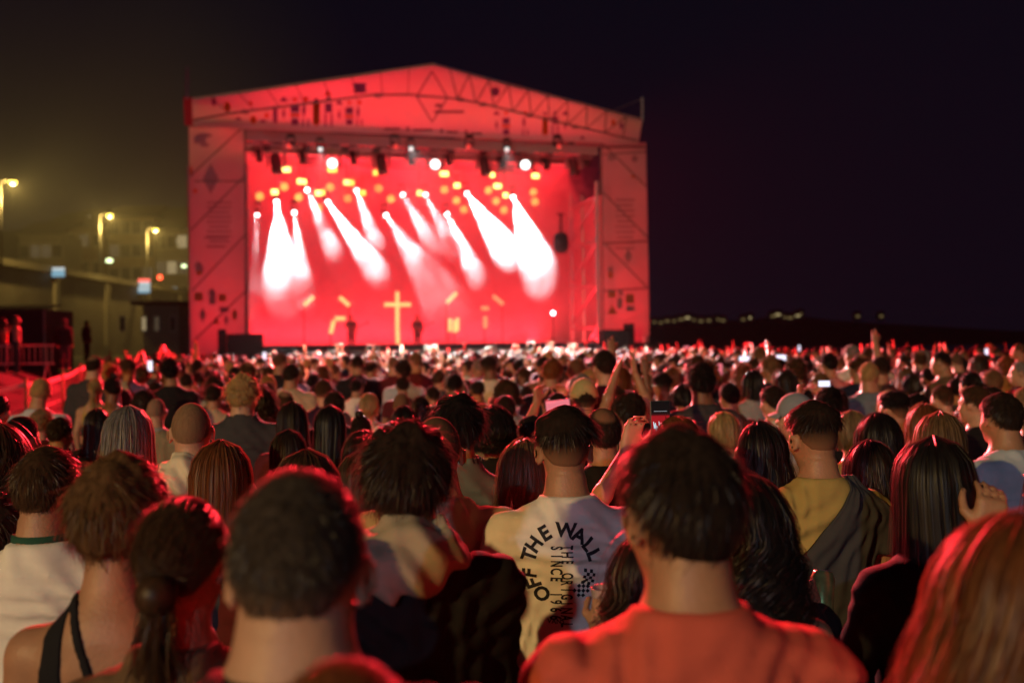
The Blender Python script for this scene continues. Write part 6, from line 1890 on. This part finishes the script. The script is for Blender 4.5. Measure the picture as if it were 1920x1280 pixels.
# musicians, and people on the bank
for (u, lab, st, hc, tp, tc, b, ps) in ((783, 'musician in dark clothes standing beside the light cross', 'shoulder', 'dark', 'long', 'black', 'm', 'hold'), (659, 'musician in dark clothes standing by the bent light tube', 'short', 'dark', 'tee', 'black', 'm', 'hold')):
    q = sl(u, 648, 3.6); q = SM @ Vector((q.x, 3.6, ZD))
    mus = person(q.x, q.y, 1.78, st, hc, tp, tc, b, ps, 0, 0, 0, 0, 'tan', lab, None, det=0, fine=1.8, zg=ZD, face=SROT + math.pi, name='musician')
    g = empty('guitar', Vector((q.x, q.y, ZD + 1.08)) + Vector((math.sin(SROT) * .24, -math.cos(SROT) * .24, 0)), SROT, 'electric guitar held by the ' + lab.replace('musician in dark clothes standing ', 'musician '), 'guitar')
    MB().lathe([(.02, -.03), (.15, -.025), (.16, 0), (.15, .025), (.02, .03)], Matrix.Rotation(R(90), 4, 'X') @ Matrix.Scale(1.25, 4, (1, 0, 0)), 14).build('guitar_body', mat('dark lacquer', (.05, .015, .012), .25, .5), g, smooth=True)
    MB().tube((.12, 0, .03), (.72, 0, .28), .028, .02).build('neck', m_fix, g)
    MB().box((.78, 0, .31), (.16, .03, .08), Matrix.Rotation(R(-22), 3, 'Y')).build('headstock', m_fix, g)
bank = [(121, 596, 693, 'long', 'dark', 'jacket', 'black', 'm', 'person in a dark jacket standing on the bank beyond the fence', 30, 'down'),
        (163, 600, 676, 'short', 'dark', 'jacket', 'charcoal', 'b', 'dark figure standing farther back on the bank', 20, 'down'),
        (32, 590, 700, 'long', 'light', 'tank', 'pink', 'f', 'woman in pink standing on the bank before the marquee', -30, 'down'),
        (8, 596, 700, 'wavy', 'brown', 'tank', 'red', 'f', 'woman in red with her arms up on the bank', -20, 'phone2')]
for (u, v0, v1, st, hc, tp, tc, b, lab, tn, ps) in bank:
    Y = FPX * 1.74 / (v1 - v0)
    q = pix(u, v1, Y)
    person(q.x, Y, 1.70, st, hc, tp, tc, b, ps, tn, 0, 0, 0, 'tan', lab, None, det=0, fine=1.8, zg=q.z)
# ================================================================== air
def vol_box(name, lo, hi, M, m):
    c = [(a + b) / 2 for a, b in zip(lo, hi)]; d = [b - a for a, b in zip(lo, hi)]
    me = MB().box((0, 0, 0), d).mesh(name)
    me.materials.append(m)
    o = bpy.data.objects.new(name, me); C.objects.link(o)
    o.matrix_world = (M or Matrix()) @ Matrix.Translation(c)
    return o
def vol_mat(name, dens, col, aniso, noise=None):
    m = bpy.data.materials.new(name); m.use_nodes = True
    nt = m.node_tree
    for n in list(nt.nodes): nt.nodes.remove(n)
    out = nt.nodes.new('ShaderNodeOutputMaterial')
    pv = nt.nodes.new('ShaderNodeVolumePrincipled')
    pv.inputs['Color'].default_value = (*col, 1)
    pv.inputs['Density'].default_value = dens
    pv.inputs['Anisotropy'].default_value = aniso
    nt.links.new(pv.outputs[0], out.inputs['Volume'])
    if noise:
        tc = nt.nodes.new('ShaderNodeTexCoord')
        nz = nt.nodes.new('ShaderNodeTexNoise')
        nz.inputs['Scale'].default_value = noise[0]; nz.inputs['Detail'].default_value = 4.0; nz.inputs['Distortion'].default_value = 1.0
        nt.links.new(tc.outputs['Object'], nz.inputs['Vector'])
        mr = nt.nodes.new('ShaderNodeMapRange'); mr.interpolation_type = 'SMOOTHSTEP'
        mr.inputs['From Min'].default_value = noise[1]; mr.inputs['From Max'].default_value = noise[2]
        mr.inputs['To Min'].default_value = dens * noise[3]; mr.inputs['To Max'].default_value = dens
        nt.links.new(nz.outputs['Fac'], mr.inputs['Value'])
        # smoke hangs under the roof and thins out over the deck
        sx = nt.nodes.new('ShaderNodeSeparateXYZ'); nt.links.new(tc.outputs['Object'], sx.inputs[0])
        zr = nt.nodes.new('ShaderNodeMapRange'); zr.interpolation_type = 'SMOOTHSTEP'
        zr.inputs['From Min'].default_value = -5.0; zr.inputs['From Max'].default_value = 1.2
        zr.inputs['To Min'].default_value = .30; zr.inputs['To Max'].default_value = 1.0
        nt.links.new(sx.outputs['Z'], zr.inputs['Value'])
        ml = nt.nodes.new('ShaderNodeMath'); ml.operation = 'MULTIPLY'
        nt.links.new(mr.outputs[0], ml.inputs[0]); nt.links.new(zr.outputs[0], ml.inputs[1])
        nt.links.new(ml.outputs[0], pv.inputs['Density'])
    else:
        m.cycles.homogeneous_volume = True
    return m
sm = vol_box('smoke', (xl - 1.8, 1.75, ZD + .01), (xr + 1.6, SD - .5, 12.6), SM, vol_mat('stage smoke', .24, (.9, .9, .92), .25, (.55, .38, .64, .06)))
tag(sm, kind='stuff')
cy.volume_step_rate = .6
hz_ = vol_box('haze', (-1510, -310, -1), (1510, 2210, 70), None, vol_mat('night haze', .00006, (.85, .85, .9), .0))
tag(hz_, kind='stuff')
mi_ = vol_box('mist', (-110, 58, -.5), (-21, 166, 46), None, vol_mat('promenade mist', .0026, (.85, .85, .8), .0))
tag(mi_, kind='stuff')
